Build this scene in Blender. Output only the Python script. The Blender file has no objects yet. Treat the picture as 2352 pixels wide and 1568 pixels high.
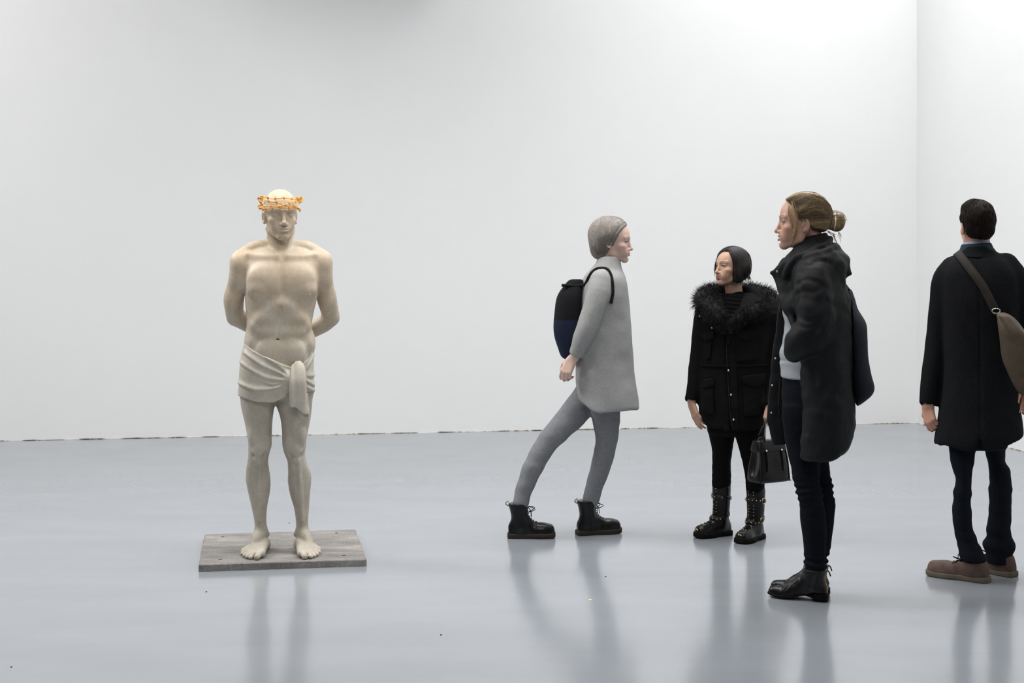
import bpy, math
import numpy as np
from mathutils import Vector, Matrix

# ------------------------------------------------------------------ camera
F, CX, HY, CAMH = 3400.0, 1176.0, 578.0, 1.5      # focal length and principal column / horizon row of the 2352 x 1568 frame
scene = bpy.context.scene
col = scene.collection
cam_data = bpy.data.cameras.new('camera')
cam_data.sensor_width = 36.0
cam_data.lens = 36.0 * F / 2352.0
cam_data.shift_y = (HY - 784.0) / 2352.0
cam = bpy.data.objects.new('camera', cam_data)
cam.location = (0, 0, CAMH)
cam.rotation_euler = (math.radians(90), 0, 0)
col.objects.link(cam)
scene.camera = cam

# ------------------------------------------------------------------ world, lights, exposure
world = bpy.data.worlds.new('world')
scene.world = world
world.use_nodes = True
world.node_tree.nodes['Background'].inputs[0].default_value = (0.98, 0.99, 1.0, 1)
world.node_tree.nodes['Background'].inputs[1].default_value = 0.05

def area_light(name, loc, target, sx, sy, power, color=(1, 1, 1)):
    l = bpy.data.lights.new(name, 'AREA')
    l.shape = 'RECTANGLE'; l.size = sx; l.size_y = sy; l.energy = power; l.color = color
    o = bpy.data.objects.new(name, l)
    o.location = loc
    o.rotation_euler = (Vector(target) - Vector(loc)).to_track_quat('-Z', 'Y').to_euler()
    col.objects.link(o)
    return o

area_light('skylight_main', (-0.3, 6.9, 5.8), (-0.3, 6.9, 0), 6.0, 2.5, 196, (1.0, 0.99, 0.97)).data.spread = math.radians(120)
area_light('skylight_front', (-0.5, 0.5, 5.4), (-0.5, 5.5, 0.5), 4.0, 2.0, 95, (1.0, 0.99, 0.97)).data.spread = math.radians(150)
area_light('wall_washer_right', (2.6, 11.2, 6.0), (3.2, 12.2, 1.5), 2.2, 0.7, 56)
area_light('corner_fill', (2.4, 8.4, 5.8), (4.3, 10.6, 2.0), 1.6, 1.6, 150, (1.0, 0.995, 1.0))  # fill lamp added to brighten the right wall
area_light('left_skylight', (-6.5, 8.5, 5.4), (-1.0, 7.5, 0.3), 2.0, 2.0, 306, (1.0, 0.99, 0.98))

vs = scene.view_settings
vs.view_transform = 'Standard'
vs.look = 'None'
vs.gamma = 1.0
vs.use_curve_mapping = False
vs.exposure = 0.0
# ------------------------------------------------------------------ materials
def srgb(r, g, b):
    f = lambda c: (c / 255.0 / 12.92) if c <= 10 else ((c / 255.0 + 0.055) / 1.055) ** 2.4
    return (f(r), f(g), f(b))

class NT:
    def __init__(self, m):
        self.t = m.node_tree; self.n = self.t.nodes; self.b = self.n['Principled BSDF']
    def new(self, typ, **kw):
        nd = self.n.new(typ)
        for k, v in kw.items():
            if k.startswith('i_'):
                key = k[2:]
                nd.inputs[int(key) if key.isdigit() else key.replace('_', ' ')].default_value = v
            else:
                setattr(nd, k, v)
        return nd
    def link(self, a, b):
        self.t.links.new(a, b)
    def noise(self, scale, detail=3, stretch=(1, 1, 1), rough=0.55):
        tc = self.new('ShaderNodeTexCoord'); mp = self.new('ShaderNodeMapping')
        mp.inputs['Scale'].default_value = stretch
        self.link(tc.outputs['Object'], mp.inputs['Vector'])
        nz = self.new('ShaderNodeTexNoise')
        nz.inputs['Scale'].default_value = scale; nz.inputs['Detail'].default_value = detail
        nz.inputs['Roughness'].default_value = rough
        self.link(mp.outputs[0], nz.inputs['Vector'])
        return nz.outputs['Fac']
    def ramp(self, fac, stops):
        r = self.new('ShaderNodeValToRGB')
        el = r.color_ramp.elements
        while len(el) < len(stops): el.new(0.5)
        for e, (p, c) in zip(el, stops):
            e.position = p; e.color = (*c, 1) if len(c) == 3 else c
        self.link(fac, r.inputs[0])
        return r.outputs[0]
    def mix(self, fac, a, b, mode='MIX'):
        m = self.new('ShaderNodeMix', data_type='RGBA', blend_type=mode)
        for v, s in ((fac, m.inputs['Factor']), (a, m.inputs['A']), (b, m.inputs['B'])):
            # colour sockets of the RGBA mix are the typed ones
            pass
        sock = {'f': m.inputs[0], 'a': m.inputs[6], 'b': m.inputs[7]}
        for key, v in (('f', fac), ('a', a), ('b', b)):
            if hasattr(v, 'is_output'): self.link(v, sock[key])
            elif key == 'f': sock[key].default_value = v
            else: sock[key].default_value = (*v, 1)
        return m.outputs[2]
    def bump(self, fac, strength, dist):
        bp = self.new('ShaderNodeBump')
        bp.inputs['Strength'].default_value = strength; bp.inputs['Distance'].default_value = dist
        self.link(fac, bp.inputs['Height'])
        if self.b.inputs['Normal'].is_linked:
            self.link(self.b.inputs['Normal'].links[0].from_socket, bp.inputs['Normal'])
        self.link(bp.outputs[0], self.b.inputs['Normal'])

def new_mat(name, rough=0.6, spec=0.5, metal=0.0):
    m = bpy.data.materials.new(name); m.use_nodes = True
    t = NT(m)
    t.b.inputs['Roughness'].default_value = rough
    t.b.inputs['Specular IOR Level'].default_value = spec
    t.b.inputs['Metallic'].default_value = metal
    return m, t

def mat_simple(name, c, rough=0.6, spec=0.5, metal=0.0, var=0.12, scale=30, stretch=(1, 1, 1), bump=0.0, bscale=200, bdist=0.001, sheen=0.0):
    m, t = new_mat(name, rough, spec, metal)
    lo = tuple(max(0, v * (1 - var)) for v in c); hi = tuple(v * (1 + var) for v in c)
    t.link(t.ramp(t.noise(scale, 4, stretch), [(0.3, lo), (0.7, hi)]), t.b.inputs['Base Color'])
    if bump: t.bump(t.noise(bscale, 3, stretch), bump, bdist)
    if sheen:
        t.b.inputs['Sheen Weight'].default_value = sheen
    return m

def mat_attr(name, rough=0.5, spec=0.4, var=0.08, scale=60, bump=0.0, bscale=300, bdist=0.0006, stretch=(1, 1, 1), sss=0.0):
    m, t = new_mat(name, rough, spec)
    at = t.new('ShaderNodeAttribute', attribute_name='Col')
    k = t.ramp(t.noise(scale, 4, stretch), [(0.3, (1 - var,) * 3), (0.7, (1 + var,) * 3)])
    t.link(t.mix(1.0, at.outputs['Color'], k, 'MULTIPLY'), t.b.inputs['Base Color'])
    if bump: t.bump(t.noise(bscale, 3, stretch), bump, bdist)
    if sss:
        t.b.inputs['Subsurface Weight'].default_value = sss
        t.b.inputs['Subsurface Radius'].default_value = (0.012, 0.005, 0.003)
        t.b.inputs['Subsurface Scale'].default_value = 1.0
    return m

# ------------------------------------------------------------------ mesh output
def build_mesh(name, V, faces, mat, parent=None, smooth=True, colors=None):
    """faces: (n,k) int array or a list of such arrays"""
    V = np.asarray(V, np.float32)
    fl = faces if isinstance(faces, list) else [faces]
    fl = [np.asarray(f, np.int32) for f in fl if len(f)]
    me = bpy.data.meshes.new(name)
    me.vertices.add(len(V)); me.vertices.foreach_set('co', V.ravel())
    nl = sum(f.size for f in fl); nf = sum(len(f) for f in fl)
    me.loops.add(nl); me.polygons.add(nf)
    me.loops.foreach_set('vertex_index', np.concatenate([f.ravel() for f in fl]))
    tot = np.concatenate([np.full(len(f), f.shape[1], np.int32) for f in fl])
    me.polygons.foreach_set('loop_start', np.concatenate([[0], np.cumsum(tot)[:-1]]).astype(np.int32))
    me.polygons.foreach_set('use_smooth', np.full(nf, smooth, bool))
    me.update(calc_edges=True); me.validate()
    if colors is not None:
        a = me.attributes.new('Col', 'FLOAT_COLOR', 'POINT')
        c4 = np.ones((len(V), 4), np.float32); c4[:, :3] = colors
        a.data.foreach_set('color', c4.ravel())
    if mat: me.materials.append(mat)
    o = bpy.data.objects.new(name, me)
    col.objects.link(o)
    if parent: o.parent = parent
    return o

def tag(o, label=None, cat=None, group=None, kind=None):
    for k, v in (('label', label), ('category', cat), ('group', group), ('kind', kind)):
        if v: o[k] = v
    return o

def empty(name, loc=(0, 0, 0), rz=0.0):
    o = bpy.data.objects.new(name, None)
    o.empty_display_size = 0.1
    o.location = loc; o.rotation_euler = (0, 0, rz)
    col.objects.link(o)
    return o

# ------------------------------------------------------------------ signed distance modelling
A3 = lambda *v: np.array(v, np.float32)
nrm = lambda v: np.asarray(v, np.float32) / max(1e-9, float(np.linalg.norm(v)))

def smin(a, b, k):
    if k <= 0: return np.minimum(a, b)
    h = np.clip(0.5 + 0.5 * (b - a) / k, 0, 1)
    return b + (a - b) * h - k * h * (1 - h)

def smax(a, b, k):
    return -smin(-a, -b, k)

def catmull(pts, n):
    """dense cubic resampling of rows (any width)"""
    p = np.asarray(pts, np.float64)
    if len(p) == 2:
        t = np.linspace(0, 1, n)[:, None]; return p[0] * (1 - t) + p[1] * t
    seg = np.linalg.norm(np.diff(p[:, :3], axis=0), axis=1) ** 0.5 + 1e-9
    s = np.concatenate([[0], np.cumsum(seg)])
    m = np.zeros_like(p)
    m[1:-1] = (p[2:] - p[:-2]) / (s[2:] - s[:-2])[:, None]
    m[0] = (p[1] - p[0]) / (s[1] - s[0]); m[-1] = (p[-1] - p[-2]) / (s[-1] - s[-2])
    u = np.linspace(0, s[-1], n)
    i = np.clip(np.searchsorted(s, u, 'right') - 1, 0, len(p) - 2)
    h = (s[i + 1] - s[i])[:, None]; t = ((u - s[i])[:, None]) / h
    return ((2 * t ** 3 - 3 * t ** 2 + 1) * p[i] + (t ** 3 - 2 * t ** 2 + t) * h * m[i]
            + (-2 * t ** 3 + 3 * t ** 2) * p[i + 1] + (t ** 3 - t ** 2) * h * m[i + 1])

INF = 1e3
class SDF:
    def __init__(self): self.ops = []
    def op(self, fn, lo, hi, k=0.0, mode='u'):
        self.ops.append((fn, np.asarray(lo, np.float32), np.asarray(hi, np.float32), k, mode)); return self
    def ev(self, P, lo=None, hi=None):
        d = np.full(len(P), 1.0, np.float32)
        for fn, l, h, k, mode in self.ops:
            if lo is not None:
                m = k + 0.03
                if (l - m > hi).any() or (h + m < lo).any(): continue
            e = fn(P)
            if mode == 'u': d = smin(d, e, k)
            elif mode == 's': d = smax(d, -e, k)
            elif mode == 'i': d = smax(d, e, k)
            elif mode == 'd': d = d + e
        return d.astype(np.float32)
    # --- primitives
    def cap(self, a, b, ra, rb=None, k=0.01, mode='u'):
        rb = ra if rb is None else rb
        a = np.asarray(a, np.float32); b = np.asarray(b, np.float32); ba = b - a; L2 = float(ba @ ba) + 1e-12
        r = max(ra, rb)
        def fn(P):
            pa = P - a
            t = np.clip((pa @ ba) / L2, 0, 1)
            q = pa - t[:, None] * ba
            return np.sqrt(np.einsum('ij,ij->i', q, q)) - (ra + (rb - ra) * t)
        return self.op(fn, np.minimum(a, b) - r, np.maximum(a, b) + r, k, mode)
    def sph(self, c, r, k=0.01, mode='u'):
        c = np.asarray(c, np.float32)
        def fn(P):
            q = P - c
            return np.sqrt(np.einsum('ij,ij->i', q, q)) - r
        return self.op(fn, c - r, c + r, k, mode)
    def ell(self, c, r, k=0.01, mode='u', R=None):
        c = np.asarray(c, np.float32); r = np.asarray(r, np.float32); rm = float(r.max())
        i1 = 1 / r; i2 = 1 / (r * r)
        def fn(P):
            q = P - c
            if R is not None: q = q @ R
            k0 = np.sqrt(((q * i1) ** 2).sum(1)); k1 = np.sqrt(((q * i2) ** 2).sum(1)) + 1e-9
            return np.where(k0 < 1e-3, -r.min(), k0 * (k0 - 1) / k1)
        return self.op(fn, c - rm, c + rm, k, mode)
    def box(self, c, s, rad=0.0, k=0.0, mode='u', R=None):
        c = np.asarray(c, np.float32); s = np.asarray(s, np.float32) - rad
        rm = float(np.linalg.norm(s)) + rad
        def fn(P):
            q = P - c
            if R is not None: q = q @ R
            q = np.abs(q) - s
            return np.sqrt((np.maximum(q, 0) ** 2).sum(1)) + np.minimum(q.max(1), 0) - rad
        return self.op(fn, c - rm, c + rm, k, mode)
    def tube(self, pts, k=0.01, mode='u', n=None, squash=None):
        """pts rows (x,y,z,r); smooth tube of varying radius"""
        p = catmull(pts, n or (len(pts) - 1) * 4 + 1).astype(np.float32)
        r = float(p[:, 3].max())
        def fn(P):
            d = np.full(len(P), INF, np.float32)
            for i in range(len(p) - 1):
                a = p[i, :3]; ba = p[i + 1, :3] - a; L2 = float(ba @ ba) + 1e-12
                pa = P - a
                t = np.clip((pa @ ba) / L2, 0, 1)
                q = pa - t[:, None] * ba
                d = np.minimum(d, np.sqrt(np.einsum('ij,ij->i', q, q)) - (p[i, 3] + (p[i + 1, 3] - p[i, 3]) * t))
            return d
        return self.op(fn, p[:, :3].min(0) - r, p[:, :3].max(0) + r, k, mode)
    def loft(self, rows, k=0.01, mode='u', grow=0.0, kcap=0.01, top=None, bot=None, ax=2, n=2.0, extra=0.0):
        """rows (s, ca, cb, ra, rb_minus, rb_plus): sections along axis ax; a/b are the other two axes in order.
        rb_minus is the radius towards negative b. top/bot: callables(P) giving the cap height instead of the end rows"""
        rows = sorted([tuple(r) for r in rows])
        R = catmull([(r[0], 0, 0) + tuple(r) for r in rows], 160)[:, 3:]
        R = R[np.argsort(R[:, 0])]
        s, ca, cb, ra, rm, rp = [R[:, i] for i in range(6)]
        s0, s1 = float(rows[0][0]), float(rows[-1][0])
        o = [i for i in range(3) if i != ax]
        def fn(P):
            z = P[:, ax]
            a = P[:, o[0]] - np.interp(z, s, ca); b = P[:, o[1]] - np.interp(z, s, cb)
            xa = np.interp(z, s, ra) + grow
            xb = np.where(b < 0, np.interp(z, s, rm), np.interp(z, s, rp)) + grow
            if n == 2.0: k0 = np.sqrt((a / xa) ** 2 + (b / xb) ** 2)
            else: k0 = (np.abs(a / xa) ** n + np.abs(b / xb) ** n) ** (1.0 / n)
            l = np.sqrt(a * a + b * b)
            d = np.where(k0 < 0.05, -np.minimum(xa, xb), l - l / np.maximum(k0, 0.05)) * 0.9
            zt = s1 + extra if top is None else top(P)
            zb = s0 - extra if bot is None else bot(P)
            return smax(d, np.maximum(z - zt, zb - z), kcap).astype(np.float32)
        lo = np.zeros(3); hi = np.zeros(3)
        lo[ax], hi[ax] = s0 - 0.2 if bot else s0, s1 + 0.2 if top else s1
        lo[o[0]], hi[o[0]] = (ca - ra).min() - grow, (ca + ra).max() + grow
        lo[o[1]], hi[o[1]] = (cb - rm).min() - grow, (cb + rp).max() + grow
        return self.op(fn, lo, hi, k, mode)
    def group(self, g, o, R, s, lo, hi, k=0.01, mode='u'):
        """another SDF in its own frame: columns of R are its axes, o its origin, s its scale"""
        o = np.asarray(o, np.float32); R = np.asarray(R, np.float32)
        lo = np.asarray(lo, np.float32); hi = np.asarray(hi, np.float32)
        c = np.array([[x, y, z] for x in (lo[0], hi[0]) for y in (lo[1], hi[1]) for z in (lo[2], hi[2])], np.float32)
        w = (c * s) @ R.T + o
        def fn(P):
            Q = ((P - o) @ R) / s
            return g.ev(Q.astype(np.float32), Q.min(0), Q.max(0)) * s
        return self.op(fn, w.min(0), w.max(0), k, mode)
    def disp(self, fn, lo=(-INF,) * 3, hi=(INF,) * 3):
        return self.op(fn, lo, hi, 0.0, 'd')
    def cut(self, fn, k=0.0, mode='i'):
        return self.op(fn, (-INF,) * 3, (INF,) * 3, k, mode)
    def bounds(self, pad=0.02):
        lo = np.min([o[1] for o in self.ops if o[4] == 'u'], axis=0) - pad
        hi = np.max([o[2] for o in self.ops if o[4] == 'u'], axis=0) + pad
        return lo, hi

def axis(lo, hi, h, fine=()):
    """coordinates with spacing h, finer inside the (a, b, hf) spans; the count is 8m+1"""
    c = [lo]
    while c[-1] < hi:
        x = c[-1]; st = h
        for a, b, hf in fine:
            if a - hf <= x <= b: st = min(st, hf)
            elif x < a and x + h > a: st = min(st, max(hf, a - x))
        c.append(x + st)
    while (len(c) - 1) % 8: c.append(c[-1] + h)
    return np.array(c, np.float32)

def polygonize(sdf, h, lo=None, hi=None, fine=((), (), ()), relax=1):
    b0, b1 = sdf.bounds(0.015)
    lo = b0 if lo is None else np.maximum(np.asarray(lo), b0); hi = b1 if hi is None else np.minimum(np.asarray(hi), b1)
    ax = [axis(float(lo[i]), float(hi[i]), h, fine[i]) for i in range(3)]
    n = [len(a) for a in ax]; nb = [(m - 1) // 8 for m in n]
    cen = [0.5 * (a[0:-1:8] + a[8::8]) for a in ax]; half = [0.5 * (a[8::8] - a[0:-1:8]) for a in ax]
    G = np.stack(np.meshgrid(*cen, indexing='ij'), -1).reshape(-1, 3).astype(np.float32)
    H = np.stack(np.meshgrid(*half, indexing='ij'), -1).reshape(-1, 3)
    dc = sdf.ev(G)
    act = (np.abs(dc) < np.linalg.norm(H, axis=1) * 1.7 + 0.012).reshape(nb)
    Fd = np.empty(n, np.float32)
    dcb = dc.reshape(nb)
    rep = np.repeat(np.repeat(np.repeat(dcb, 8, 0), 8, 1), 8, 2)
    Fd[:-1, :-1, :-1] = rep; Fd[-1] = 1.0; Fd[:, -1] = 1.0; Fd[:, :, -1] = 1.0
    ab = np.argwhere(act)
    if len(ab) == 0: return np.zeros((0, 3)), np.zeros((0, 4), int)
    key = (ab[:, 0] // 4) * 10000 + (ab[:, 1] // 4) * 100 + ab[:, 2] // 4
    order = np.argsort(key, kind='stable'); ab = ab[order]; key = key[order]
    r8 = np.arange(9)
    st = np.flatnonzero(np.concatenate([[True], key[1:] != key[:-1]])); en = np.concatenate([st[1:], [len(key)]])
    for s, e in zip(st, en):
        bl = ab[s:e] * 8
        ix = np.broadcast_to((bl[:, 0, None] + r8)[:, :, None, None], (e - s, 9, 9, 9)).ravel()
        iy = np.broadcast_to((bl[:, 1, None] + r8)[:, None, :, None], (e - s, 9, 9, 9)).ravel()
        iz = np.broadcast_to((bl[:, 2, None] + r8)[:, None, None, :], (e - s, 9, 9, 9)).ravel()
        P = np.stack([ax[0][ix], ax[1][iy], ax[2][iz]], 1)
        Fd[ix, iy, iz] = sdf.ev(P, P.min(0), P.max(0))
    for sl in ((0,), (-1,)):
        Fd[sl[0]] = np.abs(Fd[sl[0]]) + 1e-4; Fd[:, sl[0]] = np.abs(Fd[:, sl[0]]) + 1e-4; Fd[:, :, sl[0]] = np.abs(Fd[:, :, sl[0]]) + 1e-4
    neg = Fd < 0
    cnt = np.zeros([m - 1 for m in n], np.int8)
    offs = [(i, j, k) for i in (0, 1) for j in (0, 1) for k in (0, 1)]
    for i, j, k in offs:
        cnt += neg[i:n[0] - 1 + i, j:n[1] - 1 + j, k:n[2] - 1 + k]
    ci = np.argwhere((cnt > 0) & (cnt < 8))
    idx = np.full(cnt.shape, -1, np.int32); idx[ci[:, 0], ci[:, 1], ci[:, 2]] = np.arange(len(ci))
    val = {o: Fd[ci[:, 0] + o[0], ci[:, 1] + o[1], ci[:, 2] + o[2]] for o in offs}
    acc = np.zeros((len(ci), 3)); num = np.zeros(len(ci))
    for o in offs:
        for a in range(3):
            if o[a]: continue
            q = list(o); q[a] = 1; q = tuple(q)
            va, vb = val[o], val[q]; m = (va < 0) != (vb < 0)
            t = np.where(m, va / np.where(m, va - vb, 1), 0)
            p = np.repeat(np.array(o, float)[None], len(ci), 0); p[:, a] = t
            acc[m] += p[m]; num[m] += 1
    U = acc / num[:, None]
    def world(ci, U):
        out = np.empty_like(U)
        for a in range(3):
            x0 = ax[a][ci[:, a]]; out[:, a] = x0 + (ax[a][ci[:, a] + 1] - x0) * U[:, a]
        return out
    V = world(ci, U)
    quads = []
    for a in range(3):
        b, c = (a + 1) % 3, (a + 2) % 3
        sl0 = [slice(None)] * 3; sl1 = [slice(None)] * 3
        sl0[a] = slice(0, n[a] - 1); sl1[a] = slice(1, n[a])
        e = np.argwhere(neg[tuple(sl0)] != neg[tuple(sl1)])
        e = e[(e[:, b] > 0) & (e[:, c] > 0) & (e[:, b] < n[b] - 1) & (e[:, c] < n[c] - 1)]
        fl = neg[e[:, 0], e[:, 1], e[:, 2]]
        def at(db, dc_):
            q = e.copy(); q[:, b] += db; q[:, c] += dc_
            return idx[q[:, 0], q[:, 1], q[:, 2]]
        q = np.stack([at(-1, -1), at(0, -1), at(0, 0), at(-1, 0)], 1)
        q[~fl] = q[~fl][:, ::-1]
        quads.append(q[(q >= 0).all(1)])
    Q = np.concatenate(quads)
    for _ in range(relax):
        s = np.zeros_like(V); w = np.zeros(len(V))
        for i in range(4):
            for j in ((i + 1) % 4, (i + 3) % 4):
                for d in range(3): s[:, d] += np.bincount(Q[:, i], V[Q[:, j], d], len(V))
                w += np.bincount(Q[:, i], minlength=len(V))
        V = np.where(w[:, None] > 0, 0.5 * V + 0.5 * s / np.maximum(w, 1)[:, None], V)
        # pull back to the iso-surface by the field on the grid
        for _n in range(2):
            gi = np.empty((len(V), 3), int); t = np.empty((len(V), 3)); hh = np.empty((len(V), 3))
            for d in range(3):
                gi[:, d] = np.clip(np.searchsorted(ax[d], V[:, d], 'right') - 1, 0, n[d] - 2)
                hh[:, d] = ax[d][gi[:, d] + 1] - ax[d][gi[:, d]]; t[:, d] = (V[:, d] - ax[d][gi[:, d]]) / hh[:, d]
            c = [Fd[gi[:, 0] + i, gi[:, 1] + j, gi[:, 2] + k] for i, j, k in offs]
            tx, ty, tz = t.T
            w2 = lambda i, j, k: ((tx if i else 1 - tx), (ty if j else 1 - ty), (tz if k else 1 - tz))
            f = sum(v * np.prod(w2(*o), 0) for v, o in zip(c, offs))
            g = np.stack([sum(v * (1 if o[0] else -1) * w2(*o)[1] * w2(*o)[2] for v, o in zip(c, offs)) / hh[:, 0],
                          sum(v * (1 if o[1] else -1) * w2(*o)[0] * w2(*o)[2] for v, o in zip(c, offs)) / hh[:, 1],
                          sum(v * (1 if o[2] else -1) * w2(*o)[0] * w2(*o)[1] for v, o in zip(c, offs)) / hh[:, 2]], 1)
            g2 = (g * g).sum(1) + 1e-6
            st_ = np.clip(f / g2, -0.004, 0.004)
            V = V - st_[:, None] * g * 0.8
    return V, Q

def sdf_obj(name, sdf, h, mat, parent, lo=None, hi=None, fine=((), (), ()), colors=None, M=None, relax=1):
    V, Q = polygonize(sdf, h, lo, hi, fine, relax)
    c = colors(V) if colors else None
    if M is not None: V = V @ np.asarray(M[0]).T + np.asarray(M[1])
    return build_mesh(name, V, Q, mat, parent, True, c)

def grad(sdf, P, e=0.001):
    g = np.empty((len(P), 3), np.float32)
    for i in range(3):
        q = P.copy(); q[:, i] += e; r = P.copy(); r[:, i] -= e
        g[:, i] = sdf.ev(q) - sdf.ev(r)
    return g / (np.linalg.norm(g, axis=1, keepdims=True) + 1e-9)

def snap(sdf, P, off=0.0, it=4):
    P = np.asarray(P, np.float32).copy()
    for _ in range(it):
        P -= grad(sdf, P) * (sdf.ev(P) - off)[:, None]
    return P

class Waves:
    """smooth pseudo-noise: a sum of plane waves"""
    def __init__(self, seed, freq, n=7, stretch=(1, 1, 1)):
        r = np.random.RandomState(seed)
        d = r.normal(size=(n, 3)); d /= np.linalg.norm(d, axis=1, keepdims=True)
        self.k = (d * (freq * (0.6 + 0.9 * r.rand(n)))[:, None] * np.array(stretch)).astype(np.float32)
        self.ph = (r.rand(n) * 6.283).astype(np.float32); self.n = n
    def __call__(self, P):
        w = np.sin(0.7 * np.sin(P @ self.k[0] * 0.6)[:, None] + P @ self.k.T + self.ph)
        return w.sum(1) / self.n ** 0.5 * 0.7

# ------------------------------------------------------------------ polygon helpers
def tubes(paths, radius, sides=4, taper=True, colors=None, closed=False):
    """many thin tubes in one mesh. paths: list of (n,3); radius scalar or list. returns V, F, C"""
    VV = []; FF = []; CC = []; base = 0
    for q, p in enumerate(paths):
        p = np.asarray(p, np.float64); n = len(p)
        r = radius[q] if hasattr(radius, '__len__') else radius
        t = np.gradient(p, axis=0); t /= np.linalg.norm(t, axis=1, keepdims=True) + 1e-9
        up = np.array([0, 0, 1.0]) if abs(t[0, 2]) < 0.9 else np.array([1.0, 0, 0])
        a = np.cross(t, up); a /= np.linalg.norm(a, axis=1, keepdims=True) + 1e-9
        b = np.cross(t, a)
        rr = r * (np.minimum(1, np.minimum(np.linspace(0, 1, n) * 6 + 0.4, np.linspace(1, 0, n) * 4 + 0.12)) if taper else np.ones(n))
        an = np.arange(sides) * 2 * math.pi / sides
        ring = p[:, None] + rr[:, None, None] * (np.cos(an)[None, :, None] * a[:, None] + np.sin(an)[None, :, None] * b[:, None])
        VV.append(ring.reshape(-1, 3))
        i = np.arange(n - 1)[:, None] * sides; j = np.arange(sides)[None]; j2 = (j + 1) % sides
        FF.append(np.stack([i + j, i + j2, i + sides + j2, i + sides + j], -1).reshape(-1, 4) + base)
        base += n * sides
        if colors is not None: CC.append(np.repeat(np.asarray(colors[q])[None], n * sides, 0))
    return np.concatenate(VV), np.concatenate(FF), (np.concatenate(CC) if colors is not None else None)

def hex_boxes(boxes):
    """boxes: list of (center, half, R) -> V, F of bevel-free hexahedra"""
    V = []; Fc = []; b = 0
    cn = np.array([[x, y, z] for x in (-1, 1) for y in (-1, 1) for z in (-1, 1)], float)
    f = np.array([[0, 1, 3, 2], [4, 6, 7, 5], [0, 4, 5, 1], [2, 3, 7, 6], [0, 2, 6, 4], [1, 5, 7, 3]])
    for c, h, R in boxes:
        p = cn * np.asarray(h)
        if R is not None: p = p @ np.asarray(R).T
        V.append(p + np.asarray(c)); Fc.append(f + b); b += 8
    return np.concatenate(V), np.concatenate(Fc)

# ------------------------------------------------------------------ placing figures by where they stand
class Fig:
    """a figure's own frame: x to the right across the line of sight, y away along it, z up, origin on the floor"""
    def __init__(self, px, Y):
        self.O = np.array([(px - CX) * Y / F, Y, 0.0])
        self.t = math.atan2(self.O[0], self.O[1])
        self.ex = np.array([math.cos(self.t), -math.sin(self.t)]); self.ey = np.array([math.sin(self.t), math.cos(self.t)])
        self.D = float(np.hypot(self.O[0], self.O[1]))
    def p(self, px, py, dy=0.0):
        d = np.array([(px - CX) / F, 1.0]); t = (self.D + dy) / (d @ self.ey)
        return A3(t * d @ self.ex, dy, CAMH - (py - HY) / F * t)
    def pr(self, px, py, dy, r):
        return (*self.p(px, py, dy), r)
    def ground(self, px, py, z=0.0):
        d = np.array([(px - CX) / F, 1.0]); t = (CAMH - z) * F / (py - HY)
        return A3(t * d @ self.ex, t * d @ self.ey - self.D, z)
    def row(self, py, xl, xr, dy, rf, rb=None):
        a = self.p(xl, py, dy); b = self.p(xr, py, dy)
        return (float(a[2] + b[2]) / 2, float(a[0] + b[0]) / 2, dy, float(b[0] - a[0]) / 2, rf, rf if rb is None else rb)
    def rows(self, L):
        return [self.row(*r) for r in L]
    def root(self, name):
        return empty(name, tuple(self.O), -self.t)

def frame(fwd, up=(0, 0, 1), roll=0.0):
    y = nrm(fwd); x = nrm(np.cross(y, up)); z = np.cross(x, y)
    R = np.stack([x, y, z], 1)
    if roll:
        c, s = math.cos(roll), math.sin(roll)
        R = R @ np.array([[c, 0, s], [0, 1, 0], [-s, 0, c]])
    return R.astype(np.float32)

def face_dir(yaw, pitch=0.0):
    """yaw in degrees: 0 faces the camera, 90 faces left in the picture, 180 away; pitch up positive"""
    y, p = math.radians(yaw), math.radians(pitch)
    return (-math.sin(y) * math.cos(p), -math.cos(y) * math.cos(p), math.sin(p))
# ------------------------------------------------------------------ the room
def floor_pt(px, py):
    Y = CAMH * F / (py - HY); return np.array([(px - CX) * Y / F, Y, 0.0])
corner = floor_pt(2105.5, 971.2)
left_pt = floor_pt(0, 1012.6)
right_pt = floor_pt(2350, 1037.0)
wd = nrm(left_pt - corner); rd = nrm(right_pt - corner)
WALL_H = 6.06

def wall(name, a, b, thick_dir, mat, h=WALL_H, t=0.15):
    a = np.asarray(a, float); b = np.asarray(b, float); n = np.asarray(thick_dir, float) * t; up = np.array([0, 0, h])
    V = [a, b, b + up, a + up, a + n, b + n, b + up + n, a + up + n]
    Fc = [[0, 1, 2, 3], [5, 4, 7, 6], [4, 0, 3, 7], [1, 5, 6, 2], [3, 2, 6, 7], [4, 5, 1, 0]]
    o = build_mesh(name, V, np.array(Fc), mat, None, False)
    return tag(o, kind='structure')

def plaster():
    m, t = new_mat('white_plaster', 0.75, 0.3)
    big = t.noise(0.7, 3); fine = t.noise(5, 5)
    c = t.mix(0.5, t.ramp(big, [(0.3, (0.80, 0.80, 0.795)), (0.7, (0.83, 0.83, 0.83))]),
              t.ramp(fine, [(0.3, (0.81, 0.81, 0.81)), (0.7, (0.825, 0.825, 0.82))]))
    t.link(c, t.b.inputs['Base Color'])
    t.bump(t.noise(9, 6), 0.10, 0.01)
    return m
M_WALL = plaster()

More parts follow.
